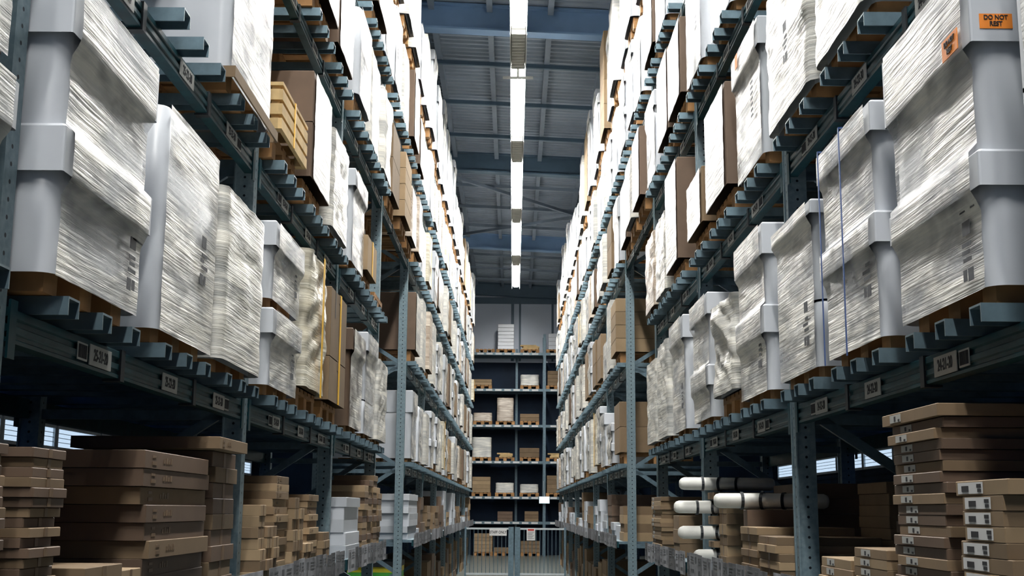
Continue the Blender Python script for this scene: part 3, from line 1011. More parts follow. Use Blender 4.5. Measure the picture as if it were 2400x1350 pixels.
# --- higher levels of the near runs, the bridge bays and the far runs
LOOKS = {
    'lid0': 'white lidded carton', 'lid1': 'two stacked white cartons', 'lid2': 'plain white carton', 'lid3': 'grey-white carton with wide lid',
    'wrap0': 'pale load in creased film', 'wrap1': 'bulging film-wrapped load', 'wrap2': 'tight film-wrapped load',
    'kw0': 'brown load in shiny film', 'kraft0': 'brown cardboard cartons', 'kraft1': 'dark brown carton, filmed front', 'kraft2': 'pale brown stacked cartons', 'yel0': 'straw-coloured wrapped load',
}
def std_parts(code, side, hq, W=0.75):
    h = hq
    sd = (hash_code(code) + (3 if side > 0 else 0)) % 97 + 1
    if code == 'lid0':
        return lidded_parts(side, W, h, [(0, h, .15)], sd, near=False, prints=[(.5, h * .3, .05, .05), (.5, h * .5, .05, .05)])
    if code == 'lid1':
        return lidded_parts(side, W, h, [(0, h * .5, .1), (h * .5, h, .1)], sd, near=False, prints=[(.1, h * .2, .06, .05), (.1, h * .65, .05, .05)])
    if code == 'lid2':
        return lidded_parts(side, W, h, [(0, h, 0)], sd, near=False, prints=[(.15, h * .35, .07, .02), (.15, h * .4, .05, .02), (.15, h * .45, .07, .02)])
    if code == 'lid3':
        return lidded_parts(side, W, h, [(0, h, .26)], sd, near=False, mname='grey')
    if code == 'wrap0':
        return wrapped_parts(side, W, h, sd, near=False, amp=.012)
    if code == 'wrap1':
        return wrapped_parts(side, W, h, sd, near=False, amp=.026, lump=1.5, mname='wrap_r')
    if code == 'wrap2':
        return wrapped_parts(side, W, h, sd, near=False, amp=.007, lump=.3)
    if code == 'kw0':
        return wrapped_parts(side, W, h, sd, near=False, amp=.012, mname='wrap_kraft', core='kraft_dark')
    if code == 'yel0':
        return wrapped_parts(side, W, h, sd, near=False, amp=.016, mname='wrap_yellow', core='kraft_pale', straps=[(.35, 'strap_yellow', .05)])
    if code == 'kraft0':
        return kraft_parts(side, W, h, [(0, h * .5), (h * .5, h)], sd, near=False)
    if code == 'kraft1':
        return kraft_parts(side, W, h, [(0, h)], sd, near=False, mname='kraft_dark', film='wrap')
    if code == 'kraft2':
        k = 4
        return kraft_parts(side, W, h, [(h * i / k, h * (i + 1) / k) for i in range(k)], sd, near=False, mname='kraft_pale')

def hash_code(c):
    return sum(ord(x) * (i + 3) for i, x in enumerate(c))

KIND = {'lid': ('lidded_carton_load', 'carton load'), 'wra': ('wrapped_pallet_load', 'wrapped load'), 'kw0': ('wrapped_pallet_load', 'wrapped load'), 'yel': ('wrapped_pallet_load', 'wrapped load'), 'kra': ('cardboard_box_load', 'cardboard load')}
POOL = ['lid0'] * 4 + ['lid1'] * 4 + ['lid2'] * 3 + ['lid3'] * 2 + ['wrap0'] * 5 + ['wrap1'] * 3 + ['wrap2'] * 4 + ['kw0'] * 3 + ['kraft0'] * 2 + ['kraft1'] * 3 + ['kraft2'] + ['yel0']
def std_load(side, lv, idx, yc, bars, hmax, r, code=None, near=False, exposed=None, h=None):
    code = code or r.choice(POOL)
    zp = base_z(lv, bars)
    pos = '%s rack, %s level, %s' % (SIDE[side], ORD[lv], pos_word(idx))
    xl = XU + r.uniform(-0.015, 0.03)
    pallet(side, xl + 0.055, yc - PW / 2, zp, 'wooden pallet under the load, %s rack, %s level, %s along the aisle' % (SIDE[side], ORD[lv], ordinal(idx)), near)
    if exposed is None:
        exposed = not bars or code[:3] in ('kra', 'yel') or r.random() < 0.2
    zb = zp + (PH + 0.002 if exposed else 0.042)
    h = h or hmax * r.choice((0.8, 0.9, 1.0, 1.0))
    if not exposed:
        h += 0.08
    hq = round(h * 20) / 20
    parts = cached(('std', code, side, hq), lambda: std_parts(code, side, hq))
    nm, cat = KIND[code[:3]]
    place(nm, cat, LOOKS[code] + ', ' + pos, parts, (side * xl, yc - 0.375, zb))

FIX = {
    (-1, 3, 6): 'kraft1', (-1, 3, 7): 'kraft1', (-1, 3, 8): 'lid2', (-1, 3, 9): 'wrap0', (-1, 3, 10): 'wrap1', (-1, 3, 11): 'kraft0', (-1, 3, 12): 'kraft2', (-1, 3, 13): 'kw0',
    (1, 3, 6): 'lid2', (1, 3, 7): 'lid2', (1, 3, 8): 'kraft1', (1, 3, 9): 'kraft1', (1, 3, 10): 'lid0', (1, 3, 11): 'kraft1', (1, 3, 12): 'wrap2', (1, 3, 13): 'kraft1',
    (-1, 4, 9): 'kraft1', (-1, 4, 10): 'lid2', (-1, 4, 11): 'lid2', (-1, 4, 12): 'wrap0', (1, 4, 9): 'lid2', (1, 4, 10): 'kraft1', (1, 4, 11): 'lid2', (1, 4, 12): 'lid0',
    (-1, 1, 14): 'lid3', (-1, 1, 15): 'lid2', (-1, 1, 16): 'wrap2', (-1, 1, 17): 'lid1', (-1, 2, 14): 'kraft1', (-1, 2, 15): 'wrap0', (1, 1, 14): 'kraft0', (1, 1, 15): 'lid1', (1, 1, 16): 'lid0', (1, 1, 17): 'lid1', (1, 1, 18): 'yel0',
    (1, 2, 14): 'kraft2', (1, 2, 15): 'wrap0', (1, 2, 18): 'kraft0', (-1, 1, 20): 'yel0', (-1, 1, 22): 'kraft2',
}
def positions(y0, y1):
    w_ = (y1 - y0 - 0.10) / 3
    return [y0 + 0.05 + w_ * (p + 0.5) for p in range(3)]

for side in (-1, 1):
    r = random.Random(11 if side < 0 else 23)
    allp = []
    for a, b in zip(POSTS_NEAR[1:], POSTS_NEAR[2:]):
        allp += positions(a, b)
    near_n = len(allp)
    allp += positions(POSTS_NEAR[4], POSTS_FAR[0])
    for a, b in zip(POSTS_FAR, POSTS_FAR[1:]):
        allp += positions(a, b)
    for lv in ALL_LV:
        for i, yc in enumerate(allp):
            idx = i + 2
            if lv <= 2 and i < near_n + 3:
                continue
            if lv == 3 and idx < 6 or lv == 4 and idx < 9 or lv == 5 and idx < 10:
                continue
            if idx == 11 and False:
                continue
            bars = lv != 5 and not (lv == 3 and near_n <= i < near_n + 3)
            hmax = {1: 0.78, 2: 0.80, 3: 0.72, 4: 0.78, 5: 1.15}[lv]
            h = None
            code = FIX.get((side, lv, idx))
            if lv == 5:
                h = r.choice((0.75, 0.9, 1.0, 1.15, 1.3, 1.45))
                code = code or r.choice(('lid0', 'lid1', 'lid2', 'lid0', 'lid3', 'wrap2', 'wrap0', 'kraft2'))
            if lv <= 2 and r.random() < 0.08:
                h = 0.4
            std_load(side, lv, idx, yc + r.uniform(-.04, .04), bars, hmax, r, code, near=False, h=h)

# ------------------------------------------------------------------ low shelves with cards, and the cartons stacked on them
SH = 1.15
def shelf(side, y0, y1, label, near, seed):
    t = thing('rack_shelf', label, 'shelf', (side * (XF - 0.125), y0 + 0.056, 0))
    Lg = y1 - y0 - 0.112
    MB(side).box(0.02, DEPTH + 0.06, 0.0, Lg, SH - 0.03, SH).build('shelf_panel', MT['brace'], t)
    MB(side).box(0.0, 0.02, 0.0, Lg, SH - 0.07, SH).build('edge_rail', MT['beam'], t)
    r = random.Random(seed)
    v = 0.01
    while v < Lg - 0.12:
        w_ = min(r.choice((0.18, 0.26, 0.38)), Lg - v - 0.005)
        top = SH + r.uniform(0.065, 0.082)
        bot = SH - r.uniform(0.075, 0.095)
        du = r.uniform(0.002, 0.007)
        c = MB(side).box(-du - 0.002, -du, v, v + w_, bot, top).build('shelf_card', MT['card'], t)
        if near:
            q = MB(side)
            q.box(-du - 0.0032, -du - 0.002, v + w_ * .15, v + w_ * .32, top - 0.06, top - 0.02)
            q.box(-du - 0.0032, -du - 0.002, v + w_ * .45, v + w_ * .85, bot + 0.03, bot + 0.05)
            for i in range(3):
                q.box(-du - 0.0032, -du - 0.002, v + w_ * .5, v + w_ * .85, top - 0.03 - i * .018, top - 0.022 - i * .018)
            if r.random() < .4:
                q.prism([(v + w_ * .22 + 0.016 * math.cos(a * math.pi / 6), (bot + top) / 2 - 0.02 + 0.04 * math.sin(a * math.pi / 6)) for a in range(12)], -du - 0.0034, -du - 0.002, 'u')
            q.build('card_print', MT['print'], c)
        v += w_ + 0.004
    return t

for side in (-1, 1):
    s = SIDE[side]
    for i in range(4):
        shelf(side, POSTS_NEAR[i], POSTS_NEAR[i + 1], 'low shelf edged with grey cards, %s rack, %s bay from the front' % (s, ordinal(i + 1)), i > 0, 40 + i + side)
    for i in range(7):
        shelf(side, POSTS_FAR[i], POSTS_FAR[i + 1], 'low shelf edged with cards, %s rack, %s bay past the passage' % (s, ordinal(i + 1)), i < 1, 60 + i + side)

def carton(side, name, label, xf, y0, y1, z0, z1, depth, mname, sticker=None, near_sticker=False, yaw=0.0, group=None):
    xf = max(xf, 1.19)
    m_ = MB(side).rbox(0.0, depth, 0.0, y1 - y0, 0.0, z1 - z0, 0.003, 1, False, 0, 0, None, 0.002)
    o = m_.build(name, MT[mname], None, (side * xf, y0, z0))
    o.rotation_euler = (0, 0, yaw)
    tag(o, label, 'carton', group)
    h = z1 - z0
    W = y1 - y0
    if sticker == 'white':       # white sticker at the far end of the aisle face
        MB(side).box(-0.0015, -0.0005, W - 0.20, W - 0.02, h * .10, h * .88).build('sticker', MT['paper_white'], o)
        q = MB(side)
        q.box(-0.0025, -0.0015, W - 0.19, W - 0.16, h * .5, h * .75).box(-0.0025, -0.0015, W - 0.10, W - 0.05, h * .25, h * .65).box(-0.0025, -0.0015, W - 0.19, W - 0.165, h * .2, h * .4)
        q.build('sticker_print', MT['ink'], o)
    elif sticker == 'small':
        MB(side).box(-0.0015, -0.0005, W - 0.20, W - 0.09, h * .15, h * .85).build('sticker', MT['plate'], o)
        MB(side).box(-0.0025, -0.0015, W - 0.15, W - 0.135, h * .25, h * .7).box(-0.0025, -0.0015, W - 0.19, W - 0.175, h * .2, h * .4).build('sticker_print', MT['ink'], o)
    elif sticker == 'print':
        q = MB(side)
        q.box(-0.0015, -0.0003, W * .10, W * .16, h * .2, h * .4).box(-0.0015, -0.0003, W * .10, W * .15, h * .6, h * .75)
        for i in range(4):
            q.box(-0.0015, -0.0003, W * (.26 + .035 * i), W * (.28 + .035 * i), h * .35, h * (.6 + .1 * (i % 2)))
        q.build('box_print', MT['edge'], o)
    elif sticker == 'tape':
        MB(side).box(-0.0015, -0.0003, W * .45, W * .55, 0.001, h - .001).build('packing_tape', MT['edge'], o)
    return o

def stack(side, name, look, desc, xf, y0, y1, n, h, depth, mats, z0=SH + 0.002, sticker=None, dy=0.0, jy=0.015, jx=0.01, seed=1, lens=None):
    r = random.Random(seed)
    z = z0
    for i in range(n):
        hh = h[i % len(h)] if isinstance(h, (list, tuple)) else h
        a = y0 + dy * (n - 1 - i) + r.uniform(-jy, jy)
        b = y1 + dy * (n - 1 - i) * .3 + r.uniform(-jy, jy)
        carton(side, name, '%s, %s from bottom of %s' % (look, ordinal(i + 1), desc), xf + r.uniform(-jx, jx), a, b, z, z + hh - 0.0012, depth, mats[i % len(mats)], sticker)
        z += hh
    return z

# left, first bay in view
stack(-1, 'flat_carton', 'thin flat carton', 'the stack cut by the left picture edge', 1.22, 2.15, 2.945, 20, 0.0247, .9, ['kraft_dark', 'kraft', 'kraft_dark', 'kraft', 'kraft_dark'], sticker='tape', jy=.012, jx=.015, seed=3)
stack(-1, 'flat_carton', 'thin flat carton', 'the short stack just past the first left post', 1.22, 3.09, 3.31, 20, 0.0247, .9, ['kraft_dark', 'kraft', 'kraft_dark', 'kraft', 'kraft_dark'], sticker='tape', jy=.012, jx=.015, seed=4)
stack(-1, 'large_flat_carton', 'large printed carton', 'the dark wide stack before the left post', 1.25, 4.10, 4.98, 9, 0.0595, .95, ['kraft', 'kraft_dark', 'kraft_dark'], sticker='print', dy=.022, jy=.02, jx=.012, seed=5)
zt = stack(-1, 'small_carton', 'small carton', 'the narrow stack against the left post', 1.26, 5.16, 5.56, 9, 0.0645, .6, ['kraft_dark', 'kraft', 'kraft_dark'], sticker='tape', jy=.02, seed=6)
carton(-1, 'long_carton', 'long flat carton lying on top of the narrow left stack', 1.20, 4.98, 5.50, zt + .001, zt + .048, .6, 'kraft', 'print')
stack(-1, 'low_carton', 'low carton', 'the short pile in front of the thin cartons, left', 1.19, 3.45, 3.78, 4, .046, .5, ['kraft_pale', 'kraft'], sticker='tape', seed=8)
stack(-1, 'low_carton', 'low carton', 'the short pile beside the wide stack, left', 1.21, 3.82, 4.04, 4, .040, .5, ['kraft', 'kraft_pale'], sticker='tape', seed=9)
# left, second bay
stack(-1, 'long_carton', 'long slim carton', 'the tall pile behind small boxes, left', 1.25, 6.44, 6.80, 13, .0395, .95, ['kraft', 'kraft_pale'], sticker='print', jy=.012, seed=12)
for c in range(3):
    stack(-1, 'small_carton', 'small square carton', 'the %s column past the left post' % ordinal(c + 1), 1.22, 5.95 + .16 * c, 6.09 + .16 * c, (7, 5, 5)[c], .052, .25, ['kraft_pale', 'kraft', 'kraft_pale'], sticker='tape', jy=.006, seed=14 + c)
for c in range(2):
    stack(-1, 'small_carton', 'small tape-sealed carton', 'the %s column beside the tall pile, left' % ordinal(c + 1), 1.22, 6.84 + .17 * c, 6.98 + .17 * c, 7 - c, .058, .3, ['kraft', 'kraft_pale'], sticker='tape', jy=.008, seed=18 + c)
stack(-1, 'long_carton', 'slim brown carton', 'the pile before the second left post', 1.25, 7.52, 7.88, 11, .0392, .95, ['kraft', 'kraft_pale'], sticker='print', jy=.012, seed=21)
for c in range(4):
    stack(-1, 'small_carton', 'little brown carton', 'the %s low column near the second left post' % ordinal(c + 1), 1.215, 7.18 + .0 + (c * .16 if c < 2 else .42 + c * .16), 7.32 + (c * .16 if c < 2 else .42 + c * .16), 3 if c < 2 else 4, .05, .28, ['kraft_pale', 'kraft'], sticker='tape', jy=.006, seed=23 + c)
# left, third bay
stack(-1, 'white_board', 'white melamine board', 'the flat pile beside the third left post', 1.22, 8.95, 9.75, 5, [.09, .09, .09, .09, .07], .9, ['grey', 'white'], jy=.02, seed=30)
for c in range(4):
    stack(-1, 'small_carton', 'small brown carton', 'column %s at the left rack end' % ('one two three four'.split()[c]), 1.22, 10.02 + .34 * c, 10.30 + .34 * c, (11, 12, 13, 11)[c], .0485, .35, ['kraft', 'kraft_pale', 'kraft_dark'], jy=.012, seed=32 + c)
# right, first bay
stack(1, 'flat_carton', 'brown carton with white sticker', 'the stack at the right picture edge', 1.18, 3.10, 3.42, 11, .0395, .9, ['kraft', 'kraft_pale', 'kraft'], sticker='white', jy=.03, jx=.01, seed=41)
zt = stack(1, 'flat_carton', 'thin carton with small sticker', 'the tall leaning stack on the right', 1.20, 3.58, 4.05, 20, .0312, .85, ['kraft', 'kraft_dark', 'kraft_dark'], sticker='small', jy=.022, jx=.012, seed=43)
carton(1, 'flat_carton', 'thicker carton topping the tall leaning stack on the right', 1.19, 3.56, 4.10, zt + .001, zt + .036, .85, 'kraft', 'small')
stack(1, 'low_carton', 'low brown carton', 'the short pile beside the leaning stack, right', 1.19, 4.14, 4.52, 7, .0325, .5, ['kraft', 'kraft_pale'], sticker='small', seed=45)
stack(1, 'low_carton', 'pale low carton', 'the short pile nearer the right post', 1.19, 4.58, 5.03, 5, .0355, .5, ['kraft_pale', 'kraft'], sticker='small', seed=46)
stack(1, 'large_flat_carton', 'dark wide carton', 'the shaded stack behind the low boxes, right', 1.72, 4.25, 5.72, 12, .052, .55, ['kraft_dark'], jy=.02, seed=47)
# right, second bay
for c in range(2):
    stack(1, 'low_carton', 'pale flat carton', 'the %s flat column past the right post' % ordinal(c + 1), 1.22, 5.96 + .50 * c, 6.42 + .50 * c, (6, 7)[c], .0385, .5, ['kraft_pale', 'kraft'], sticker='tape', jy=.02, seed=50 + c)
stack(1, 'low_carton', 'brown box', 'the recessed stack past the right post', 1.76, 5.98, 6.5, 9, .055, .5, ['kraft'], jy=.01, seed=53)
stack(1, 'small_carton', 'brown carton', 'the small stack among the white rolls', 1.33, 8.02, 8.30, 7, .067, .45, ['kraft', 'kraft_pale'], sticker='tape', jy=.01, seed=55)
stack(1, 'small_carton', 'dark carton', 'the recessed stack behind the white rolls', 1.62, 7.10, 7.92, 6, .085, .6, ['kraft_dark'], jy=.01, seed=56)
# right, third bay
stack(1, 'low_carton', 'thin stacked carton', 'the pile at the last right post', 1.22, 10.60, 11.30, 13, .036, .8, ['kraft', 'kraft_pale'], sticker='small', jy=.02, seed=58)
stack(1, 'small_carton', 'square brown carton', 'the column of three in the fourth right bay', 1.24, 9.66, 10.0, 3, .105, .4, ['kraft'], jy=.01, seed=59)

def roll(side, label, xf, yc, zc, ln, seed, r=0.045):
    t = thing('mattress_roll', label, 'mattress roll', (side * xf, yc, zc))
    q = random.Random(seed)
    prof = [(-0.012, r * .55), (0.0, r * .85), (0.02, r), (ln * .45, r * 1.03), (ln - .02, r), (ln, r * .8)]
    m_ = MB(side)
    n = 16
    vs = []
    for u, rr in prof:
        for i in range(n):
            a = 2 * math.pi * i / n
            k = 1 + .07 * math.sin(3 * a + seed) + q.uniform(-.02, .02)
            vs.append((u, rr * k * math.cos(a) * 1.1, rr * k * math.sin(a) * .92))
    fs = [(j * n + i, j * n + (i + 1) % n, (j + 1) * n + (i + 1) % n, (j + 1) * n + i) for j in range(len(prof) - 1) for i in range(n)]
    fs += [tuple(range(n)), tuple(range((len(prof) - 1) * n, len(prof) * n))]
    m_.add(vs, fs, True)
    m_.build('roll_body', MT['foam'], t)
    for k in range(3):
        s = MB(side)
        vs = []
        u0 = .13 + .12 * k
        for i in range(n):
            a = 2 * math.pi * i / n
            for du in (0, .018):
                sl = .025 * math.cos(a) * (1 if k else 0)
                vs.append((u0 + du + sl, r * 1.13 * 1.1 * math.cos(a), r * 1.13 * .95 * math.sin(a)))
        s.add(vs, [(2 * i, 2 * i + 1, (2 * i + 3) % (2 * n), (2 * i + 2) % (2 * n)) for i in range(n)])
        s.build('binding_strap', MT['strap_black'], t)
for i, (xf, yc, zc) in enumerate(((1.18, 8.44, SH + .06), (1.19, 8.42, SH + .21), (1.17, 8.46, SH + .375), (1.20, 8.40, SH + .53), (1.21, 7.02, SH + .41))):
    lab = ['lowest white strapped roll on the right shelf', 'second white strapped roll up on the right shelf', 'third white strapped roll up on the right shelf', 'topmost white strapped roll on the right shelf', 'white strapped roll lying nearer the pale flat cartons, right'][i]
    roll(1, lab, 1.195 if i == 0 else xf - .10, yc, zc, .62, i + 1)
# what carries the rolls: cartons between them
for i, (z0, z1) in enumerate(((SH + .115, SH + .155), (SH + .265, SH + .32), (SH + .43, SH + .475))):
    carton(1, 'low_carton', 'thin carton between the white rolls, %s from the shelf' % ordinal(i + 1), 1.30, 8.35, 8.56, z0, z1, .5, 'kraft', 'tape')
carton(1, 'small_carton', 'carton carrying the white roll nearer the camera, right', 1.27, 6.96, 7.08, SH + .002, SH + .36, .3, 'kraft_dark', None)

# big cartons under the last near bays and coloured crates beyond the passage
carton(1, 'large_carton', 'big brown carton under the last right bay before the passage', 1.46, 9.0, 11.25, 0.52, 0.98, .8, 'kraft', None)
carton(1, 'large_carton', 'lower big brown carton under the last right bay', 1.46, 9.0, 11.25, 0.002, 0.518, .8, 'kraft', None)
stack(-1, 'crate_gap_layer', 'coloured crate layer', 'the stack on the floor past the passage, left', 1.36, 14.75, 15.5, 14, .064, .6, ['yellow', 'strap_black', 'yellow', 'green'], z0=.002, jy=.02, seed=61)  # black layers stand in for the dark gaps between nested crates
stack(-1, 'white_board', 'white flat carton', 'the pale pile just past the passage, left', 1.25, 14.7, 16.0, 7, .075, .95, ['white', 'grey'], jy=.03, seed=62)

for side in (-1, 1):
    r = random.Random(70 + side)
    for b in range(7):
        y0, y1 = POSTS_FAR[b], POSTS_FAR[b + 1]
        v = y0 + (1.7 if (b == 0 and side < 0) else 0.12)
        k = 0
        while v < y1 - 0.5:
            w_ = r.choice((.35, .5, .7))
            w_ = min(w_, y1 - .1 - v)
            k += 1
            nn = r.choice((1, 2, 3, 3, 4))
            stack(side, 'shelf_carton', r.choice(('brown', 'plain')) + ' carton', 'shelf pile %s, %s rack, %s bay past passage' % (ordinal(k), SIDE[side], ordinal(b + 1)), 1.24 + r.uniform(0, .05), v, v + w_, nn, r.choice((.1, .14, .17)), .6,
                  r.choice((['kraft'], ['kraft_pale', 'kraft'], ['grey'], ['kraft_dark'], ['white', 'grey'])), jy=.012, seed=r.randint(0, 9999))
            v += w_ + r.uniform(.06, .3)
        v = y0 + (1.2 if (b == 0 and side < 0) else 0.2)
        k = 0
        while v < y1 - 0.6:
            w_ = min(r.choice((.5, .7, .8)), y1 - .12 - v)
            k += 1
            stack(side, 'floor_carton', 'brown carton', 'floor pile %s, %s rack, %s bay past passage' % (ordinal(k), SIDE[side], ordinal(b + 1)), 1.28 + r.uniform(0, .06), v, v + w_, r.choice((2, 3, 3, 4)), r.choice((.15, .2, .24)), .7,
                  r.choice((['kraft'], ['kraft_pale', 'kraft'], ['kraft_dark'])), z0=.002, jy=.015, seed=r.randint(0, 9999))
            v += w_ + r.uniform(.1, .35)

# ------------------------------------------------------------------ gate, signs
GY = 28.5
def gate(x0, x1, label):
    t = thing('safety_gate', label, 'gate', (0, GY, 0))
    MB().box(x0, x1, -.02, .02, 1.06, 1.10).build('top_rail', MT['galv_white'], t)
    MB().box(x0, x1, -.02, .02, 0.06, 0.10).build('bottom_rail', MT['galv_white'], t)
    for a, b in ((x0, x0 + (.12 if x0 > 0 else .04)), (x1 - (.12 if x1 < .2 else .04), x1)):
        MB().box(a, b, -.025, .025, 0.004, 1.12).build('stile', MT['brace'], t)
    x = x0 + .12
    while x < x1 - .1:
        MB().tube((x, 0, .10), (x, 0, 1.06), .008, 6).build('gate_bar', MT['brace'], t)
        x += .09
gate(-1.12, -0.012, 'left leaf of the pale barred gate across the far aisle')
gate(0.012, 1.165, 'right leaf of the pale barred gate across the far aisle')
t = thing('staff_sign', 'white plate reading STAFF ONLY on the left gate leaf', 'sign', (-0.365, GY - 0.045, 1.0))
MB().box(-.195, .195, 0, .004, -.075, .085).build('plate', MT['paper_white'], t)
text('lettering', 'STAFF ONLY', .085, t, near_matrix(1, 0, -.001, 0.0), MT['ink'], 0.78)
for sx in (-.16, .16):
    MB().box(sx - .01, sx + .01, .004, .024, .06, .082).build('clip', MT['galv_white'], t)
t = thing('notice_sign', 'white notice with red heading on the right gate leaf', 'sign', (0.375, GY - 0.045, 0.96))
MB().box(-.095, .095, 0, .004, -.135, .135).build('plate', MT['paper_white'], t)
MB().box(-.07, .07, -.0015, 0, .075, .12).build('red_heading', MT['red'], t)
q = MB()
for i in range(7):
    q.box(-.075, .075 - (i % 3) * .02, -.0015, 0, .045 - i * .024, .053 - i * .024)
q.build('small_print', MT['print'], t)
for sx in (-.06, .06):
    MB().box(sx - .01, sx + .01, .004, .024, .11, .132).build('clip', MT['galv_white'], t)

# ------------------------------------------------------------------ racking across the end of the aisle
BY = 41.75
BLV = {0: 1.12, 1: 1.94, 2: 3.11, 3: 4.32, 4: 5.53, 5: 6.76}
for bi, (x0, x1) in enumerate(((-1.8, 1.0), (1.0, 3.8))):
    t = thing('pallet_rack_bay', ('wide bay of the cross racking facing down the aisle' if bi == 0 else 'partly hidden right bay of the cross racking at the aisle end'), 'rack', (0, BY, 0))
    for x in ([x0, x1] if bi else [x0]):
        for yy in (0.045, 0.95):
            MB().box(x - .045, x + .045, yy - .04, yy + .04, 0, 7.4).build('upright', MT['post'] if False else MT['brace'], t)
    if bi == 0:
        MB().box(0.02, 0.10, .91, .97, 0, 7.0).build('upright', MT['brace'], t)
    for lv, z in BLV.items():
        MB().box(x0 + .046, x1 - .046, 0.0, .045, z - .09, z).build('beam', MT['brace'], t)
        MB().box(x0 + .046, x1 - .046, .945, .985, z - .09, z).build('beam', MT['brace'], t)
        MB().box(x0 + .046, x1 - .046, .05, .94, z - .03, z - .005).build('shelf_panel', MT['brace'], t)
        nx = x0 + .2
        while nx < x1 - .3:
            MB().box(nx, nx + .22, -.004, -.001, z - .075, z - .015).build('location_label', MT['paper_white'], t)
            nx += .31

def bpal(x, lv, label):
    z = BLV[lv] + .002 if lv >= 0 else .003
    W, D, H = .64, .80, .12
    t = thing('pallet', label, 'pallet', (x, BY + .05, z))
    m_ = MB()
    for i in range(5):
        m_.box(-W / 2 + i * (W - .1) / 4, -W / 2 + i * (W - .1) / 4 + .1, 0, D, H - .02, H)
    m_.box(-W / 2, W / 2, 0, .1, H - .04, H - .02)
    m_.build('deck', MT['wood'], t)
    for i in range(3):
        a = -W / 2 + i * (W - .11) / 2
        MB().box(a, a + .11, 0, D, 0.02, H - .04).box(a, a + .11, 0.0, D, 0, .02).build('runner', MT['wood'], t)
    return z + H + .002

def bload(x, lv, kind, W, h, look, group=None):
    place_ = {-1: 'on the floor of', 0: 'on the low shelf of', 1: 'first level of', 2: 'second level of', 3: 'third level of', 4: 'fourth level of', 5: 'top level of'}[lv]
    side_ = {-1: 'left', 0: 'middle', 1: 'right of middle', 2: 'far right'}[int(math.floor(x / .72 + .75)) if x < 1 else 2]
    pos = '%s, %s the end racking' % (side_, place_)
    if lv == 0:
        z = BLV[0] + .002
    else:
        z = bpal(x, lv, 'wooden pallet ' + pos)
    y0 = BY + .04
    if kind == 'none':
        return
    if kind in ('kraft', 'kraft_pale', 'kraft_dark', 'white', 'grey'):
        n = max(1, round(h / .13))
        t = thing('cardboard_box_load', look + ', ' + pos, 'cardboard load', (x, y0, z))
        for i in range(n):
            MB().rbox(-W / 2, W / 2, 0, .75, h * i / n + .001, h * (i + 1) / n - .006, .006, 1).build('carton', MT[kind], t)
        return
    if kind == 'planks':
        t = thing('plank_pile', look + ', ' + pos, 'wood', (x, y0, z))
        r = random.Random(5)
        for i in range(9):
            a = r.uniform(-.06, .06)
            MB().box(-W / 2 + a + .04, W / 2 + a - .04, .08 * (i % 3) * 2.6, .08 * (i % 3) * 2.6 + .18, .05 * (i // 3), .05 * (i // 3) + .045).build('plank', MT['wood_pale'], t)
        return
    t = thing('wrapped_pallet_load', look + ', ' + pos, 'wrapped load', (x, y0, z))
    # film shell turned to face the camera
    m_ = film_shell(1, W, .7, h, int(x * 10 + lv * 7) + 20, .014, 24, 10, True)
    m_.v = [(p[1] - W / 2, p[0], p[2]) for p in m_.v]
    m_.build('stretch_film', MT[kind], t)
    MB().box(-W / 2 + .05, W / 2 - .05, .05, .65, 0, h - .05).build('carton_body', MT['grey'], t)

bload(-1.02, 5, 'none', .6, .1, '')
bload(-0.32, 5, 'white', .55, .86, 'tall white carton stack')
bload(0.50, 5, 'planks', .62, .16, 'loose pile of planks')
bload(1.38, 5, 'white', .5, .55, 'white cartons in layers')
bload(-1.10, 4, 'kraft_pale', .62, .2, 'low pale cartons')
bload(0.50, 4, 'wrap', .62, .36, 'white wrapped bundle')
bload(1.38, 4, 'kraft', .55, .5, 'brown cartons in layers')
bload(-1.08, 3, 'wrap_kraft', .62, .27, 'low brown wrapped cartons')
bload(-0.32, 3, 'wrap_kraft', .56, .78, 'tall wrapped carton tower')
bload(0.50, 3, 'kraft', .64, .25, 'low brown cartons')
bload(-1.10, 2, 'wrap', .64, .66, 'grey wrapped block')
bload(-0.32, 2, 'planks', .5, .14, 'small pile of boards')
bload(0.50, 2, 'kraft', .66, .32, 'brown boxes piled up')
bload(1.38, 2, 'planks', .5, .14, 'short boards')
bload(-1.10, 1, 'kraft_pale', .60, .52, 'mixed pale boxes')
bload(-0.32, 1, 'wrap', .60, .32, 'white wrapped bundle')
bload(0.50, 1, 'wrap', .60, .28, 'grey wrapped bundle')
bload(1.38, 1, 'kraft', .58, .58, 'tall brown cartons')
bload(-0.30, 0, 'kraft_dark', .50, .33, 'dark stacked trays')
bload(0.58, 0, 'kraft', .46, .34, 'brown cartons')
bload(-1.02, -1, 'kraft_pale', .62, .6, 'pale striped carton stack')
bload(-0.35, -1, 'kraft', .62, .14, 'low carton')
bload(0.55, -1, 'kraft', .64, .36, 'wide brown cartons')
t = thing('lit_display', 'small glowing pale blue sign box on the end rack post', 'sign', (1.0, BY - 0.13, 1.83))
MB().box(-.175, .175, 0.0, .10, -.115, .115).build('sign_case', MT['galv_white'], t)
MB().box(-.165, .165, -.004, 0.0, -.105, .105).build('sign_face', MT['screen'], t)
MB().bar((.0, .05, .115), (-.03, .09, .62), .012).build('cable', MT['galv_white'], t)

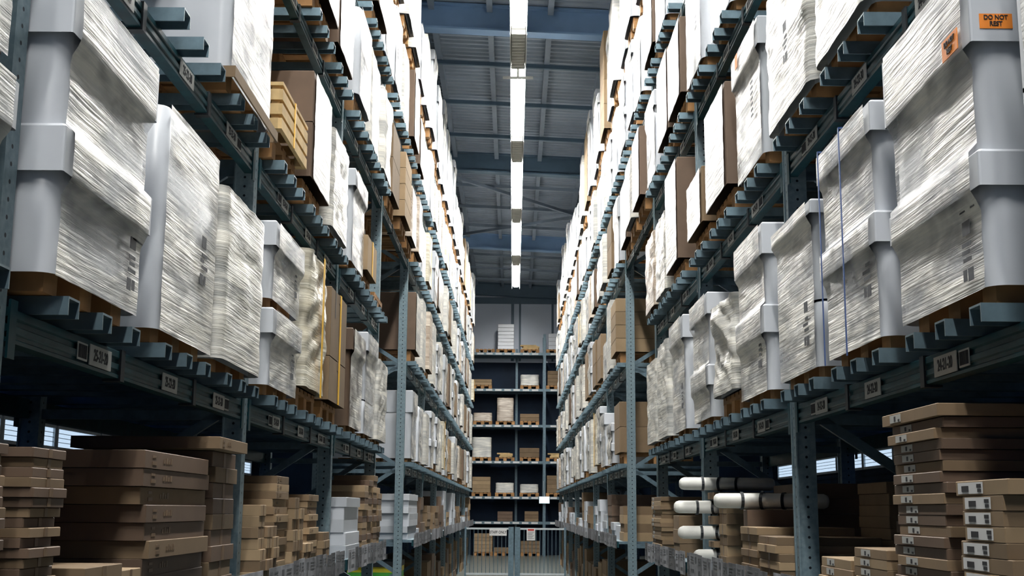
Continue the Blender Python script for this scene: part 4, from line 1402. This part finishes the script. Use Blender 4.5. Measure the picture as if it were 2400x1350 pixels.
# ------------------------------------------------------------------ stickers and straps on the two near right loads
def find(label_bit):
    for o in bpy.data.objects:
        if label_bit in str(o.get('label', '')):
            return o
big = find('big white cartons with orange stickers')
hh = Z(3.19) - (base_z(1) + .042)
st = MB(1).box(.026, .115, -.0025, -.001, hh - .200, hh - .158).build('orange_sticker', MT['orange'], big)
text('sticker_text', 'DO NOT', .018, st, near_matrix(1, .070, -.0035, hh - .169), MT['ink'], 0.9)
text('sticker_text', 'REST', .018, st, near_matrix(1, .070, -.0035, hh - .187), MT['ink'], 0.9)
st = MB(1).box(-.0145, -.012, .06, .18, hh - .232, hh - .172).build('orange_sticker', MT['orange'], big)
text('sticker_text', 'DO NOT', .022, st, face_matrix(1, -.0155, .12, hh - .19), MT['ink'], 0.9)
text('sticker_text', 'REST', .022, st, face_matrix(1, -.0155, .12, hh - .214), MT['ink'], 0.9)
blue = find('bound with two blue straps')
hb = Z(3.115) - (base_z(1) + .042)
for v in (.34, .66):
    MB(1).box(-.019, -.016, v, v + .012, -.03, hb + .004).box(-.019, .6, v, v + .012, hb + .002, hb + .006).build('strap', MT['strap_blue'], blue)
red = find('white lidded load with red sticker')
MB(1).box(-.014, -.0125, .50, .56, .62, .70).build('red_sticker', MT['orange'], red)
tray = find('tall white carton on a brown tray')
MB(-1).box(-.016, -.008, -.016, .916, -.036, .012).box(-.008, .97, -.016, -.008, -.036, .012).box(-.008, .97, .908, .916, -.036, .012).build('tray', MT['kraft'], tray)
tube_ = find('low brown carton with yellow strap')
t = thing('cardboard_tube', 'short pale tube lying on the brown strapped carton, left rack', 'tube', (-1.24, 9.74, Z(3.86) + .032))
MB(-1).tube((0, 0, 0), (.5, 0, 0), .028, 14).build('tube_body', MT['kraft_pale'], t)
MB(-1).tube((-.002, 0, 0), (.01, 0, 0), .020, 14).build('tube_hole', MT['strap_black'], t)

# ------------------------------------------------------------------ lettering becomes plain meshes
bpy.context.view_layer.update()
dg = bpy.context.evaluated_depsgraph_get()
for o in [o for o in bpy.data.objects if o.type == 'FONT']:
    me = bpy.data.meshes.new_from_object(o.evaluated_get(dg))
    me.name = o.name
    nm, par, ml, cu = o.name, o.parent, o.matrix_local.copy(), o.data
    bpy.data.objects.remove(o)
    bpy.data.curves.remove(cu)
    n_ = bpy.data.objects.new(nm.split('.')[0], me)
    COL.objects.link(n_)
    n_.parent = par
    n_.matrix_local = ml
